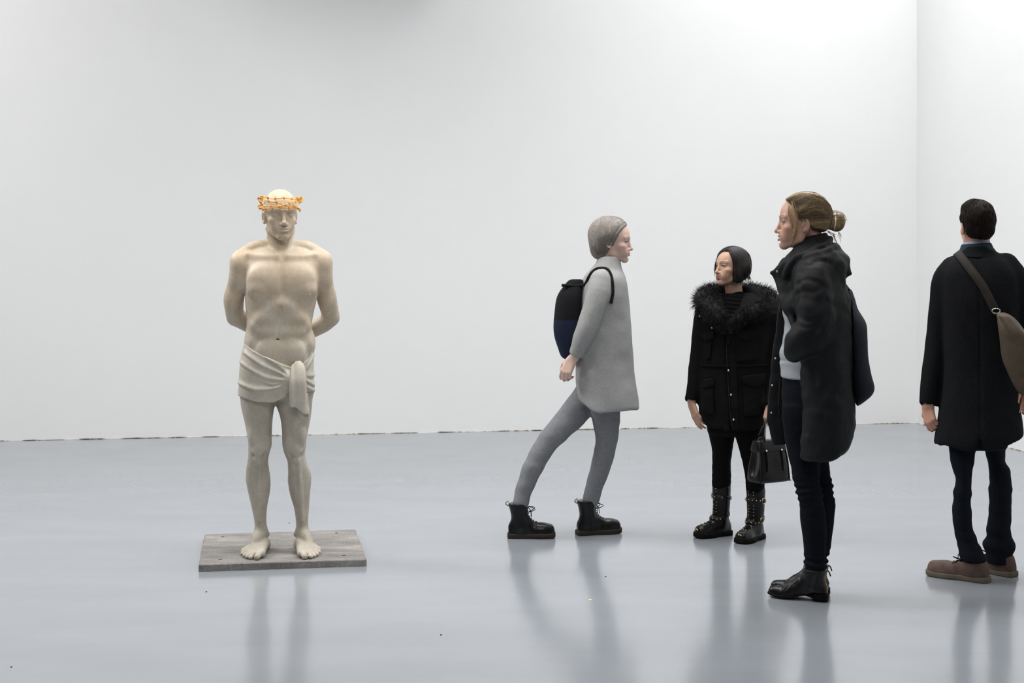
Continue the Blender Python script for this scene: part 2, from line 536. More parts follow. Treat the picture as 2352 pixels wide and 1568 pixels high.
def floor_mat():
    m, t = new_mat('grey_painted_floor', 0.2, 0.5)
    streak = t.noise(1.3, 5, (1.0, 2.6, 1)); cloud = t.noise(0.55, 4); fine = t.noise(2.5, 3)
    c1 = t.ramp(cloud, [(0.3, srgb(131, 136, 142)), (0.7, srgb(139, 144, 150))])
    c2 = t.ramp(streak, [(0.35, srgb(130, 135, 141)), (0.65, srgb(140, 145, 151))])
    c = t.mix(0.5, c1, c2)
    # sparse pale scuffs
    sc = t.ramp(t.noise(3.5, 7, (0.7, 2.2, 1), 0.68), [(0.64, (0, 0, 0)), (0.80, (1, 1, 1))])
    c = t.mix(t.mix(1.0, sc, (0.10, 0.10, 0.10), 'MULTIPLY'), c, srgb(205, 208, 211))
    t.link(c, t.b.inputs['Base Color'])
    t.link(t.ramp(fine, [(0.3, (0.145,) * 3), (0.7, (0.185,) * 3)]), t.b.inputs['Roughness'])
    t.b.inputs['IOR'].default_value = 2.05
    t.b.inputs['Specular IOR Level'].default_value = 0.5
    return m
M_FLOOR = floor_mat()

bl = corner + wd * 16.0            # far left end of the back wall
br = corner + rd * 16.0            # near end of the right wall
fV = [bl, corner, br, br + wd * 16.0]
fV = [np.array(v) for v in fV] + [np.array(v) - np.array([0, 0, 0.2]) for v in fV]
tag(build_mesh('floor', fV, np.array([[3, 2, 1, 0], [4, 5, 6, 7], [0, 1, 5, 4], [1, 2, 6, 5], [2, 3, 7, 6], [3, 0, 4, 7]]), M_FLOOR, None, False), kind='structure')
wall('wall_back', bl, corner, -rd, M_WALL)
wall('wall_right', corner, br, -wd, M_WALL)
fC = [np.array(v) + np.array([0, 0, WALL_H]) for v in (bl, corner, br, br + wd * 16.0)]
fC = fC + [v + np.array([0, 0, 0.2]) for v in fC]
tag(build_mesh('ceiling', fC, np.array([[0, 1, 2, 3], [7, 6, 5, 4], [4, 5, 1, 0], [5, 6, 2, 1], [6, 7, 3, 2], [7, 4, 0, 3]]), M_WALL, None, False), kind='structure')

# dark broken joint between the walls and the floor, with flakes of cream filler
def joint_mat():
    m, t = new_mat('dirty_floor_joint', 0.9, 0.2)
    t.link(t.ramp(t.noise(5.5, 6, (1, 1, 0.2), 0.7), [(0.40, srgb(60, 55, 45)), (0.47, srgb(130, 124, 106)), (0.52, srgb(205, 200, 186)), (0.58, srgb(222, 221, 217))]), t.b.inputs['Base Color'])
    return m
M_JOINT = joint_mat()
def joint(name, a, b, n, seed):
    r = np.random.RandomState(seed); N = 420
    L = np.linalg.norm(b - a); u = (b - a) / L; V = []; Fc = []
    hs = 0.0018 + 0.0038 * np.clip(np.convolve(r.rand(N + 1), np.ones(4) / 4, 'same') * 2.2 - 0.55, 0, 1)
    for i in range(N + 1):
        p = a + u * L * i / N; q = p + n * (0.003 + 0.003 * r.rand())
        V += [p, q, q + [0, 0, hs[i]], p + [0, 0, hs[i] + 0.001]]
        if i: k = i * 4; Fc += [[k - 4 + 1, k + 1, k + 2, k - 4 + 2], [k - 4 + 2, k + 2, k + 3, k - 4 + 3], [k - 4, k, k + 1, k - 4 + 1]]
    tag(build_mesh(name, V, np.array(Fc), M_JOINT, None, False), kind='structure')
joint('trim_1', corner + wd * 9.0, corner, rd, 3)
joint('trim_2', corner, corner + rd * 5.0, wd, 4)

# unseen beam, added to shade the back wall's top left of centre
def shade_beam():
    c, h = np.array([-1.65, 10.95, 5.08]), (1.75, 0.15, 0.98)
    V, Fc = hex_boxes([(c, h, np.stack([np.append(-wd[:2], 0), np.append(-rd[:2], 0), [0, 0, 1]], 1))])
    tag(build_mesh('added_beam', V, Fc, M_WALL, None, False), kind='structure')
shade_beam()
# ------------------------------------------------------------------ anatomy shared by the statue and the visitors
def make_head(sex='m', eyes='open', mouth=0.0, neck=False):
    """head in its own frame: x to its right, y forward, z up, origin between the eyes' level and the ears; chin at z=-0.116"""
    s = SDF(); f = sex == 'f'
    s.ell((0, -0.014, 0.034), (0.0745, 0.096, 0.083), 0.0)
    s.ell((0, 0.022, 0.012), (0.0635, 0.066, 0.075), 0.02)
    s.ell((0, 0.026, -0.045), (0.050 if f else 0.052, 0.056, 0.064), 0.025)
    for x in (-1, 1):
        s.cap((x * 0.0475, -0.006, -0.042), (x * 0.0435, 0.006, -0.074), 0.012, 0.011, 0.022)      # jaw corner
        s.cap((x * 0.0435, 0.006, -0.072), (x * 0.014, 0.066, -0.100), 0.011, 0.012, 0.018)
        s.ell((x * 0.044, 0.052, -0.027), (0.019, 0.021, 0.014), 0.018)                              # cheekbone
        s.ell((x * 0.031, 0.059, -0.052), (0.021, 0.02, 0.026), 0.018)                              # cheek
        s.cap((x * 0.012, 0.084, 0.017), (x * 0.046, 0.065, 0.020), 0.0078 if not f else 0.005, 0.007, 0.012)
    s.ell((0, 0.072, -0.067), (0.030, 0.021, 0.028), 0.018)                                         # muzzle
    s.ell((0, 0.073, -0.100), (0.018 if f else 0.021, 0.016, 0.014), 0.016)                        # chin
    for x in (-1, 1):
        s.ell((x * 0.0325, 0.0955, -0.001), (0.0205, 0.0175, 0.0125), 0.012, 's')                    # socket
        s.sph((x * 0.0325, 0.0672, -0.002), 0.0142, 0.0035)                                         # lids over the eyeball
        if eyes == 'open':
            s.ell((x * 0.0325, 0.083, -0.0022), (0.0112, 0.012, 0.0042), 0.0015, 's')
            s.cap((x * 0.0215, 0.0795, 0.0035), (x * 0.0435, 0.0735, 0.0025), 0.0017, 0.0016, 0.003)
        else:
            s.cap((x * 0.021, 0.0805, -0.0052), (x * 0.0325, 0.0830, -0.0080), 0.0019, 0.0021, 0.0025, 's'); s.cap((x * 0.0195, 0.0785, 0.0055), (x * 0.034, 0.0800, 0.0082), 0.0022, 0.0022, 0.004, 's'); s.cap((x * 0.034, 0.0800, 0.0082), (x * 0.046, 0.0715, 0.0045), 0.0022, 0.0018, 0.004, 's')
            s.cap((x * 0.0325, 0.0830, -0.0080), (x * 0.0445, 0.0765, -0.0055), 0.0021, 0.0016, 0.0025, 's')
    # nose
    tip = 0.105 if f else 0.108
    s.cap((0, 0.0785, 0.012), (0, tip - 0.006, -0.0375), 0.0066, 0.0092, 0.009)
    s.sph((0, tip - 0.004, -0.0395), 0.0098 if not f else 0.0088, 0.008)
    for x in (-1, 1):
        s.ell((x * 0.0118, tip - 0.0175, -0.0435), (0.0072, 0.010, 0.0078), 0.006)
        s.ell((x * 0.0065, tip - 0.012, -0.0515), (0.0034, 0.0052, 0.004), 0.003, 's')
    s.cap((0, tip - 0.012, -0.050), (0, 0.089, -0.058), 0.0025, 0.002, 0.006, 's')                # philtrum
    # mouth
    w = 0.0245 if mouth else 0.0235
    up = 0.0036 if mouth else 0.0
    zc = lambda x: -0.0672 + (abs(x) / w) ** 2 * (0.006 if mouth else -0.0005)
    yc = lambda x: 0.0925 - 14.0 * x * x
    xs = np.linspace(-w, w, 9)
    for a, b in zip(xs[:-1], xs[1:]):
        ra, rb = [0.0054 * (1 - 0.6 * (abs(v) / w) ** 2) for v in (a, b)]
        s.cap((a, yc(a) - 0.0015, zc(a) + 0.0046 * (1 - 0.7 * (abs(a) / w) ** 2) + up * 0.35), (b, yc(b) - 0.0015, zc(b) + 0.0046 * (1 - 0.7 * (abs(b) / w) ** 2) + up * 0.35), ra, rb, 0.0035)
        s.cap((a, yc(a) - 0.0022, zc(a) - 0.0056 * (1 - 0.7 * (abs(a) / w) ** 2) - up), (b, yc(b) - 0.0022, zc(b) - 0.0056 * (1 - 0.7 * (abs(b) / w) ** 2) - up), ra * 1.2, rb * 1.2, 0.0035)
    for a, b in zip(xs[:-1], xs[1:]):
        g = lambda v: 0.0014 + mouth * 0.0040 * (1 - (abs(v) / w) ** 2)
        s.cap((a, yc(a) + 0.0022, zc(a)), (b, yc(b) + 0.0022, zc(b)), g(a), g(b), 0.003, 's')
    if mouth:
        s.ell((0, 0.0815, -0.0655), (0.019, 0.0085, 0.0042), 0.0008)                                # teeth
    s.cap((-0.012, 0.0875, -0.0835), (0.012, 0.0875, -0.0835), 0.0035, 0.0035, 0.008, 's')
    # ears
    for x in (-1, 1):
        R = frame((x * -0.28, 1, -0.0), (x * 0.18, -0.16, 1))
        c = np.array([x * 0.0722, -0.014, -0.014])
        s.ell(c, (0.0085, 0.0168, 0.0288), 0.004, 'u', R)
        s.ell(c + np.array([x * 0.0085, 0.002, 0.002]), (0.0082, 0.0108, 0.0200), 0.0025, 's', R)
        s.ell(c + np.array([x * 0.0015, -0.004, 0.0085]), (0.004, 0.006, 0.010), 0.003, 'u', R)
        s.sph(c + np.array([x * 0.0015, 0.012, -0.003]), 0.0045, 0.004)
        s.sph(c + np.array([-x * 0.0005, 0.005, -0.0238]), 0.0064, 0.004)
    return s
HLO, HHI = (-0.10, -0.13, -0.14), (0.10, 0.125, 0.13)

def hand_pts(o, R, side=1, curl=(0.35, 0.45, 0.55, 0.6), thumb=0.5, s=1.0, spread=1.0):
    """capsule list of a hand: y along the fingers, z out of the back of the hand, thumb towards side*x"""
    o = np.asarray(o, float); caps = []
    W = lambda p: (np.asarray(p) * s) @ np.asarray(R).T + o
    xs = [0.027, 0.009, -0.009, -0.026]; kl = [0.089, 0.093, 0.088, 0.079]
    ph = [(0.040, 0.024, 0.019), (0.044, 0.028, 0.020), (0.041, 0.026, 0.020), (0.032, 0.020, 0.018)]
    for i in range(4):
        x = xs[i] * side
        kn = np.array([x * spread, kl[i], 0.0])
        caps.append((W((x * 0.62, 0.0, 0.0)), W(kn), 0.0135 * s, 0.0105 * s, 0.010))
        ang = 0.0; p = kn
        for j, L in enumerate(ph[i]):
            ang += curl[i] * (0.75, 1.0, 0.7)[j]
            q = p + L * np.array([(x * 0.12 * spread / 0.027) * 0.25, math.cos(ang), -math.sin(ang)])
            caps.append((W(p), W(q), (0.0094, 0.0084, 0.0076)[j] * s, (0.0084, 0.0076, 0.0064)[j] * s, 0.004))
            p = q
    t0 = np.array([side * 0.018, 0.018, -0.004]); t1 = np.array([side * 0.044, 0.052, -0.016])
    t2 = t1 + 0.034 * np.array([side * 0.30 * (1 - thumb), 0.92, -0.35 - thumb * 0.3]); t3 = t2 + 0.026 * np.array([-side * 0.25 * thumb, 0.90, -0.35 - thumb * 0.5])
    caps += [(W(t0), W(t1), 0.0155 * s, 0.0125 * s, 0.012), (W(t1), W(t2), 0.0112 * s, 0.0098 * s, 0.005), (W(t2), W(t3), 0.0096 * s, 0.0075 * s, 0.004)]
    return caps

def add_hand(sdf, *a, **k):
    for c in hand_pts(*a, **k): sdf.cap(*c)

# ------------------------------------------------------------------ the stone figure
SLAB_T = 0.034
ST = Fig(646, 7.22)

def statue_head_frame():
    return frame(face_dir(-9.5, -1.0)), ST.p(644, 493, -0.005), 1.07

def statue_body():
    s = SDF(); p = ST.p; pr = ST.pr
    tor = ST.rows([(566, 600, 690, 0.02, 0.052, 0.07), (580, 574, 716, 0.012, 0.083, 0.092), (600, 562, 730, 0.005, 0.102, 0.108), (628, 560, 734, 0, 0.118, 0.118), (660, 562, 732, 0, 0.126, 0.12),
                   (690, 563, 727, 0, 0.119, 0.112), (720, 565, 720, 0, 0.108, 0.1), (750, 566, 716, 0, 0.105, 0.092), (778, 565, 717, 0, 0.107, 0.092),
                   (805, 560, 719, 0, 0.109, 0.1), (840, 555, 720, 0, 0.110, 0.115), (880, 552, 719, 0.005, 0.108, 0.125), (912, 552, 718, 0.01, 0.09, 0.11)])
    s.loft(tor, 0.0, kcap=0.03, n=2.25)
    # neck and trapezius
    s.tube([pr(642, 515, 0.028, 0.053), pr(642, 545, 0.022, 0.054), pr(645, 575, 0.012, 0.058), pr(647, 600, 0.005, 0.06)], 0.012)
    for sx, a, b in ((-1, (612, 556), (553, 590)), (1, (676, 556), (741, 590))):
        s.tube([pr(a[0] - sx * 13, a[1] - 10, 0.045, 0.022), pr(a[0] - sx * 3, a[1] + 6, 0.04, 0.029), pr((a[0] + b[0]) / 2, (a[1] + b[1]) / 2 - 1, 0.028, 0.038), pr(b[0], b[1] + 4, 0.02, 0.038)], 0.025)
    for e, n_ in ((615, 638), (673, 657)):
        s.cap(p(e, 525, 0.012), p(n_, 588, -0.062), 0.011, 0.008, 0.022)                     # sternomastoid
    s.sph(p(648, 585, -0.098), 0.013, 0.018, 's')                                                # notch
    s.ell(p(650, 552, -0.035), (0.012, 0.012, 0.02), 0.012)
    for a, b in (((636, 590), (572, 583)), ((661, 590), (722, 583))):
        s.tube([(*p(a[0], a[1], -0.076), 0.0075), (*p((a[0] + b[0]) / 2, b[1] + 7, -0.066), 0.007), (*p(b[0], b[1] + 2, -0.03), 0.009)], 0.032)
    # chest
    for x, x2 in ((606, 585), (690, 712)):
        s.ell(p(x + (4 if x < 650 else -4), 644, -0.082), (0.080, 0.040, 0.072), 0.04)
        s.ell(p(x2 + (8 if x2 < 650 else -8), 667, -0.082), (0.045, 0.036, 0.036), 0.03)
        s.ell(p(x2 + (1 if x < 650 else -1), 677, -0.1175), (0.0045, 0.004, 0.0045), 0.004)
    s.tube([pr(648, 615, -0.132, 0.006), pr(648, 650, -0.136, 0.006), pr(647, 674, -0.134, 0.003)], 0.022, 's')
    # rib arch, belly and flanks
    for x1, x2 in ((637, 588), (656, 702)):
        s.tube([pr(x1, 700, -0.100, 0.014), pr((x1 * 1.2 + x2 * 0.8) / 2, 715, -0.092, 0.017), pr(x2, 748, -0.068, 0.018)], 0.045)
        s.ell(p((x1 * 1.1 + x2 * 0.9) / 2, 733, -0.084), (0.036, 0.016, 0.018), 0.04)
        s.ell(p((x1 * 1.1 + x2 * 0.9) / 2, 762, -0.089), (0.038, 0.014, 0.022), 0.035)
        s.ell(p((x1 * 1.2 + x2 * 0.8) / 2, 808, -0.093), (0.052, 0.02, 0.05), 0.03)
        s.ell(p(x2 + (-10 if x1 < 645 else 9), 785, -0.01), (0.022, 0.06, 0.04), 0.04)
    s.tube([pr(645, 705, -0.122, 0.003), pr(641, 740, -0.116, 0.002), pr(638, 775, -0.116, 0.002)], 0.014, 's')
    s.ell(p(638, 779.5, -0.108), (0.0085, 0.016, 0.0045), 0.005, 's')
    # shoulders and arms held behind the back
    for sh, el, q in (((554, 607), (541, 727), -1), ((738, 607), (758, 727), 1)):
        s.ell(p(sh[0], sh[1], 0.012), (0.054, 0.058, 0.062), 0.03)
        s.ell(p(sh[0] + q * 2, sh[1] + 25, 0.014), (0.047, 0.05, 0.075), 0.02)
    s.tube([pr(553, 612, 0.015, 0.046), pr(546, 645, 0.03, 0.0455), pr(538, 685, 0.06, 0.0485), pr(538, 712, 0.085, 0.0455), pr(541, 728, 0.10, 0.041)], 0.015)
    s.tube([pr(739, 612, 0.015, 0.046), pr(743, 645, 0.03, 0.0455), pr(750, 685, 0.06, 0.0475), pr(757, 712, 0.085, 0.0445), pr(760, 729, 0.10, 0.040)], 0.015)
    s.ell(p(534, 690, 0.04), (0.035, 0.04, 0.06), 0.025); s.ell(p(753, 690, 0.04), (0.035, 0.04, 0.06), 0.025)
    s.tube([pr(541, 728, 0.10, 0.041), pr(560, 736, 0.125, 0.046), pr(590, 752, 0.15, 0.042), pr(622, 766, 0.165, 0.031), pr(636, 772, 0.168, 0.027)], 0.015)
    s.tube([pr(760, 729, 0.10, 0.040), pr(745, 742, 0.125, 0.043), pr(718, 757, 0.155, 0.040), pr(684, 778, 0.185, 0.030), pr(668, 786, 0.192, 0.027)], 0.015)
    add_hand(s, p(634, 771, 0.17), frame(p(700, 800, 0.19) - p(634, 771, 0.17), (0, 1, 0.2)), side=1, curl=(0.25, 0.3, 0.35, 0.4))
    add_hand(s, p(670, 785, 0.20), frame(p(600, 815, 0.21) - p(670, 785, 0.20), (0, 1, 0.2)), side=-1, curl=(0.3, 0.35, 0.4, 0.5))
    # buttocks
    for x in (602, 676): s.ell(p(x, 880, 0.085), (0.085, 0.07, 0.085), 0.03)
    # legs
    L = [(895, 552, 637, 0.01, 0.085, 0.095), (930, 553, 631, 0.012, 0.086, 0.088), (965, 561, 626, 0.015, 0.081, 0.08), (1001, 568, 624.5, 0.018, 0.073, 0.07), (1022, 570, 624, 0.02, 0.068, 0.062),
         (1043, 570, 618.5, 0.022, 0.062, 0.056), (1058, 568.5, 616, 0.026, 0.054, 0.056), (1076, 565.5, 618, 0.032, 0.049, 0.063), (1102, 564.7, 621.5, 0.036, 0.047, 0.069), (1130, 570, 620, 0.040, 0.046, 0.064),
         (1165, 578, 613.5, 0.046, 0.042, 0.048), (1195, 584, 612, 0.05, 0.037, 0.04), (1220, 586, 614, 0.052, 0.037, 0.042), (1240, 587, 614, 0.055, 0.036, 0.044)]
    Rr = [(895, 632, 719, 0.01, 0.085, 0.095), (930, 635, 717, 0.012, 0.086, 0.088), (956, 643, 714, 0.015, 0.081, 0.08), (983, 647, 709, 0.018, 0.076, 0.074), (1010, 648, 704, 0.02, 0.07, 0.066), (1025, 649, 703, 0.02, 0.068, 0.062),
          (1043, 654, 700.5, 0.022, 0.062, 0.056), (1058, 660, 704, 0.026, 0.054, 0.056), (1086, 661.6, 714, 0.034, 0.047, 0.067), (1104, 661, 715, 0.036, 0.047, 0.069), (1134, 666, 712, 0.040, 0.046, 0.062),
          (1165, 675, 710, 0.046, 0.042, 0.048), (1195, 679.5, 708, 0.05, 0.037, 0.04), (1220, 680, 708.5, 0.052, 0.037, 0.042), (1240, 681, 708, 0.055, 0.036, 0.044)]
    s.loft(ST.rows(L), 0.018, kcap=0.02); s.loft(ST.rows(Rr), 0.018, kcap=0.02)
    for kx, q in ((594, -1), (679, 1)):
        s.ell(p(kx + q, 1033, -0.040), (0.026, 0.018, 0.034), 0.016)                            # kneecap
        s.ell(p(kx - q * 17, 1018, -0.030), (0.022, 0.024, 0.036), 0.02)                       # inner thigh muscle
        s.ell(p(kx + q * 14, 1002, -0.036), (0.02, 0.02, 0.045), 0.02)
        s.sph(p(kx + q, 1056, -0.026), 0.012, 0.015)
        for dx in (-13, 13): s.sph(p(kx + q + dx, 1046, -0.034), 0.010, 0.016, 's')
    s.tube([pr(597, 1065, -0.022, 0.007), pr(596, 1120, -0.007, 0.007), pr(598, 1195, 0.012, 0.007)], 0.014)
    s.tube([pr(686, 1065, -0.022, 0.007), pr(690, 1120, -0.007, 0.007), pr(694, 1195, 0.012, 0.007)], 0.014)
    for x in (586.5, 614.5, 678.5, 708.5): s.sph(p(x, 1226, 0.056), 0.0105, 0.014)
    # feet
    for heel, ball, toes, ank in (
            ((607, 1257), (581, 1273), [(590.5, 1279, 0.0155), (575.5, 1280, 0.0112), (567.5, 1278.5, 0.0105), (561, 1276, 0.0098), (556.5, 1272, 0.0092)], (600, 1222)),
            ((688, 1255), (713, 1270), [(700, 1277.5, 0.0155), (714, 1278, 0.0112), (722, 1276, 0.0105), (729, 1273, 0.0098), (733, 1268, 0.0092)], (694, 1222))):
        z0 = SLAB_T
        H = ST.ground(heel[0], heel[1], z0); H[1] = min(H[1] + 0.035, 0.10); B = ST.ground(ball[0], ball[1], z0); Ak = p(ank[0], ank[1], 0.045)
        up = A3(0, 0, 1)
        s.ell(H + up * 0.030, (0.029, 0.034, 0.034), 0.014)
        s.tube([(*Ak, 0.032), (*(Ak * 0.6 + (B + up * 0.035) * 0.4 + up * 0.002), 0.031), (*(Ak * 0.3 + (B + up * 0.024) * 0.7), 0.027), (*(B + up * 0.019), 0.022)], 0.015)
        tp = [ST.ground(t[0], t[1], z0 + t[2] * 0.9) for t in toes]
        ax_ = nrm((B - H) * A3(1, 1, 0))
        base = []
        for i, (q, t) in enumerate(zip(tp, toes)):
            bk = q - ax_ * (0.05 if i == 0 else 0.042 - 0.003 * i); bk[2] = z0 + 0.021 - 0.0015 * i; base.append(bk)
            s.tube([(*bk, t[2] * 1.05), (*((q + bk) / 2 + up * 0.004), t[2] * 0.86), (*q, t[2])], 0.003 if i else 0.003)
        for i, bk in enumerate(base):
            mid = H * 0.45 + B * 0.55; mid[2] = z0 + 0.045 - 0.006 * i
            s.cap(bk, mid + (bk - base[2]) * 0.55 * A3(1, 1, 0), 0.0175 if i == 0 else 0.0145, 0.024, 0.012)
        s.cap(H + up * 0.022, base[4], 0.024, 0.016, 0.02)
        s.cap(H + up * 0.026, base[0] * 0.5 + H * 0.5 + up * 0.01, 0.022, 0.018, 0.02)
    s.cut(lambda P: SLAB_T + 0.0005 - P[:, 2], 0.004)
    R, o, sc = statue_head_frame()
    s.group(make_head('m', 'closed'), o, R, sc, HLO, HHI, 0.012)
    return s

def statue_cloth():
    s = SDF(); p = ST.p
    X = lambda px: float(p(px, 850, -0.1)[0])
    topx = np.array([X(v) for v in (540, 561, 580, 605, 643, 668, 690, 707, 719, 740)])
    topz = np.array([float(p(640, v, -0.1)[2]) for v in (786, 790, 804, 817, 834, 843, 840, 826, 805, 797)])
    bx = np.array([X(v) for v in (530, 546, 589, 629, 652, 666, 690, 709, 722, 740)])
    bz = np.array([float(p(640, v, -0.1)[2]) for v in (905, 911, 921.6, 923.5, 913, 897, 900, 903, 903, 903)])
    zb_t, zb_b = float(p(640, 797, 0.1)[2]), float(p(640, 905, 0.1)[2])
    def blend(P, fx, fz, back):
        w = np.clip((P[:, 1] + 0.04) / 0.10, 0, 1); w = w * w * (3 - 2 * w)
        return np.interp(P[:, 0], fx, fz) * (1 - w) + back * w
    rows = ST.rows([(780, 563, 718, 0, 0.117, 0.108), (800, 557, 720, 0, 0.121, 0.115), (820, 552.5, 721, 0, 0.123, 0.123), (845, 550, 721, 0, 0.124, 0.132), (885, 547.5, 722, 0.004, 0.126, 0.155), (912, 545.5, 722.5, 0.006, 0.124, 0.15), (930, 545, 722.5, 0.006, 0.12, 0.14)])
    s.loft(rows, 0.0, kcap=0.006, top=lambda P: blend(P, topx, topz, zb_t), bot=lambda P: blend(P, bx, bz, zb_b), n=2.3)
    # legs fill out the front
    K = p(666, 868, -0.13)
    creases = [([(556, 810), (600, 838), (640, 856), (666, 866)], 1.0), ([(545, 833), (590, 858), (620, 869), (666, 872)], 1.0),
               ([(540, 882), (585, 895), (620, 893), (650, 884), (668, 872)], 1.25), ([(600, 873), (622, 881), (645, 878), (668, 872)], 0.8),
               ([(608, 820), (640, 840), (668, 864)], 0.8), ([(625, 899), (648, 893), (668, 878)], 0.7), ([(600, 908), (640, 905), (668, 886)], 0.5),
               ([(735, 800), (704, 852)], 0.9), ([(735, 868), (704, 864)], 1.0), ([(735, 896), (700, 872)], 0.9), ([(735, 908), (702, 888)], 0.8)]
    cr = []
    for L, a in creases:
        q = np.array([p(x, y, -0.11) for x, y in L])
        q = catmull(q, 24)[:, [0, 2]] if len(q) > 2 else catmull(q, 8)[:, [0, 2]]
        cr.append((q[np.argsort(q[:, 0])], a))
    def folds(P):
        x = P[:, 0]; z = P[:, 2]; out = np.zeros(len(P), np.float32)
        front = np.clip((0.05 - P[:, 1]) / 0.09, 0, 1)
        for q, a in cr:
            sd = z - np.interp(x, q[:, 0], q[:, 1])
            inr = np.clip(np.minimum(x - q[0, 0] + 0.004, q[-1, 0] - x + 0.004) / 0.018, 0, 1)
            out += a * inr * np.where(sd > 0, np.exp(-(sd / 0.017) ** 2), np.exp(-(sd / 0.0055) ** 2) - 0.35 * np.exp(-((sd + 0.012) / 0.008) ** 2))
        rim = 0.0022 * np.exp(-((z - np.interp(x, topx, topz) + 0.002) / 0.006) ** 2)
        return (-(0.0075 * out + rim) * front).astype(np.float32)
    s.disp(folds)
    s.sph(K + A3(0.0, 0.01, 0), 0.03, 0.02)
    return s

def statue_tail():
    s = SDF(); p = ST.p
    rows = ST.rows([(828, 676, 690, -0.108, 0.014), (838, 671, 697, -0.124, 0.015), (855, 667.5, 701, -0.136, 0.020), (880, 664.5, 704, -0.142, 0.026), (915, 664.5, 707, -0.137, 0.024), (945, 666, 710, -0.130, 0.022), (966, 668, 712, -0.126, 0.02)])
    x0 = float(p(664, 930, -0.13)[0]); x1 = float(p(712, 930, -0.13)[0]); z0 = float(p(690, 930, -0.13)[2]); z1 = float(p(690, 957, -0.13)[2])
    s.loft(rows, 0.0, kcap=0.004, n=2.6, bot=lambda P: z0 + (z1 - z0) * np.clip((P[:, 0] - x0) / (x1 - x0), 0, 1) ** 1.2)
    xm = (x0 + x1) / 2
    def pleat(P):
        u = (P[:, 0] - xm) / (x1 - x0)
        return (-0.005 * np.exp(-((u + 0.40) / 0.10) ** 2) + 0.004 * np.exp(-((u + 0.18 + 0.5 * (P[:, 2] - z0)) / 0.13) ** 2) - 0.003 * np.exp(-((u - 0.2 - 0.4 * (P[:, 2] - z0)) / 0.16) ** 2) + 0.005 * np.exp(-((u - 0.37) / 0.05) ** 2)).astype(np.float32)
    s.disp(pleat)
    return s

def statue_tail_under():
    s = SDF(); p = ST.p
    s.loft(ST.rows([(900, 680, 706, -0.118, 0.014), (935, 682, 708, -0.112, 0.015), (961, 684, 709, -0.108, 0.015)]), 0.0, kcap=0.006, n=2.4)
    s.disp(lambda P: (-0.004 * np.cos(P[:, 0] * 190)).astype(np.float32))
    return s

def stone_mat(name, cloth=False):
    m, t = new_mat(name, 0.5, 0.35)
    tc = t.new('ShaderNodeTexCoord'); sep = t.new('ShaderNodeSeparateXYZ'); t.link(tc.outputs['Object'], sep.inputs[0])
    mot = t.noise(7, 6, (1, 1, 0.8), 0.62); fine = t.noise(60, 5); big = t.noise(2.6, 4)
    grey = t.ramp(mot, [(0.3, srgb(160, 154, 143)), (0.55, srgb(180, 174, 163)), (0.75, srgb(194, 189, 179))])
    warm = t.ramp(mot, [(0.3, srgb(190, 170, 147)), (0.55, srgb(203, 187, 167)), (0.75, srgb(211, 201, 187))])
    # weathered honey tone on the upper body, greyer lower down
    hz = t.new('ShaderNodeMapRange'); t.link(sep.outputs[2], hz.inputs[0])
    hz.inputs[1].default_value = 0.75; hz.inputs[2].default_value = 1.45
    add = t.new('ShaderNodeMath', operation='MULTIPLY_ADD'); t.link(big, add.inputs[0]); add.inputs[1].default_value = 1.1; add.inputs[2].default_value = -0.62
    sm = t.new('ShaderNodeMath', operation='ADD', use_clamp=True); t.link(hz.outputs[0], sm.inputs[0]); t.link(add.outputs[0], sm.inputs[1])
    c = t.mix(sm.outputs[0], grey, warm) if not cloth else t.ramp(mot, [(0.3, srgb(176, 171, 159)), (0.6, srgb(196, 191, 180)), (0.8, srgb(206, 202, 193))])
    c = t.mix(0.35, c, t.ramp(fine, [(0.35, srgb(170, 160, 142)), (0.6, srgb(214, 205, 190))]), 'SOFT_LIGHT')
    t.link(c, t.b.inputs['Base Color'])
    t.bump(t.noise(160, 4), 0.12, 0.001)
    return m
M_STONE = stone_mat('pale_honey_stone'); M_STONECLOTH = stone_mat('pale_stone_drapery', True)

def build_statue():
    root = ST.root('statue')
    tag(root, 'pale stone statue of a bare-chested man in a loincloth, arms behind his back', 'statue')
    hz = float(ST.p(640, 560, 0)[2])
    zl = float(ST.p(640, 1240, 0)[2])
    sdf_obj('stone_figure', statue_body(), 0.0042, M_STONE, root, fine=(((float(ST.p(590, 500, 0)[0]), float(ST.p(700, 500, 0)[0]), 0.0024),), ((-0.135, 0.02, 0.003),), ((hz, 1.9, 0.0024), (0.0, zl, 0.003))))
    sdf_obj('loincloth', statue_cloth(), 0.0036, M_STONECLOTH, root)
    sdf_obj('hanging_cloth_end', statue_tail(), 0.0032, M_STONECLOTH, root)
    sdf_obj('inner_cloth_fold', statue_tail_under(), 0.0036, M_STONECLOTH, root)
    return root
build_statue()

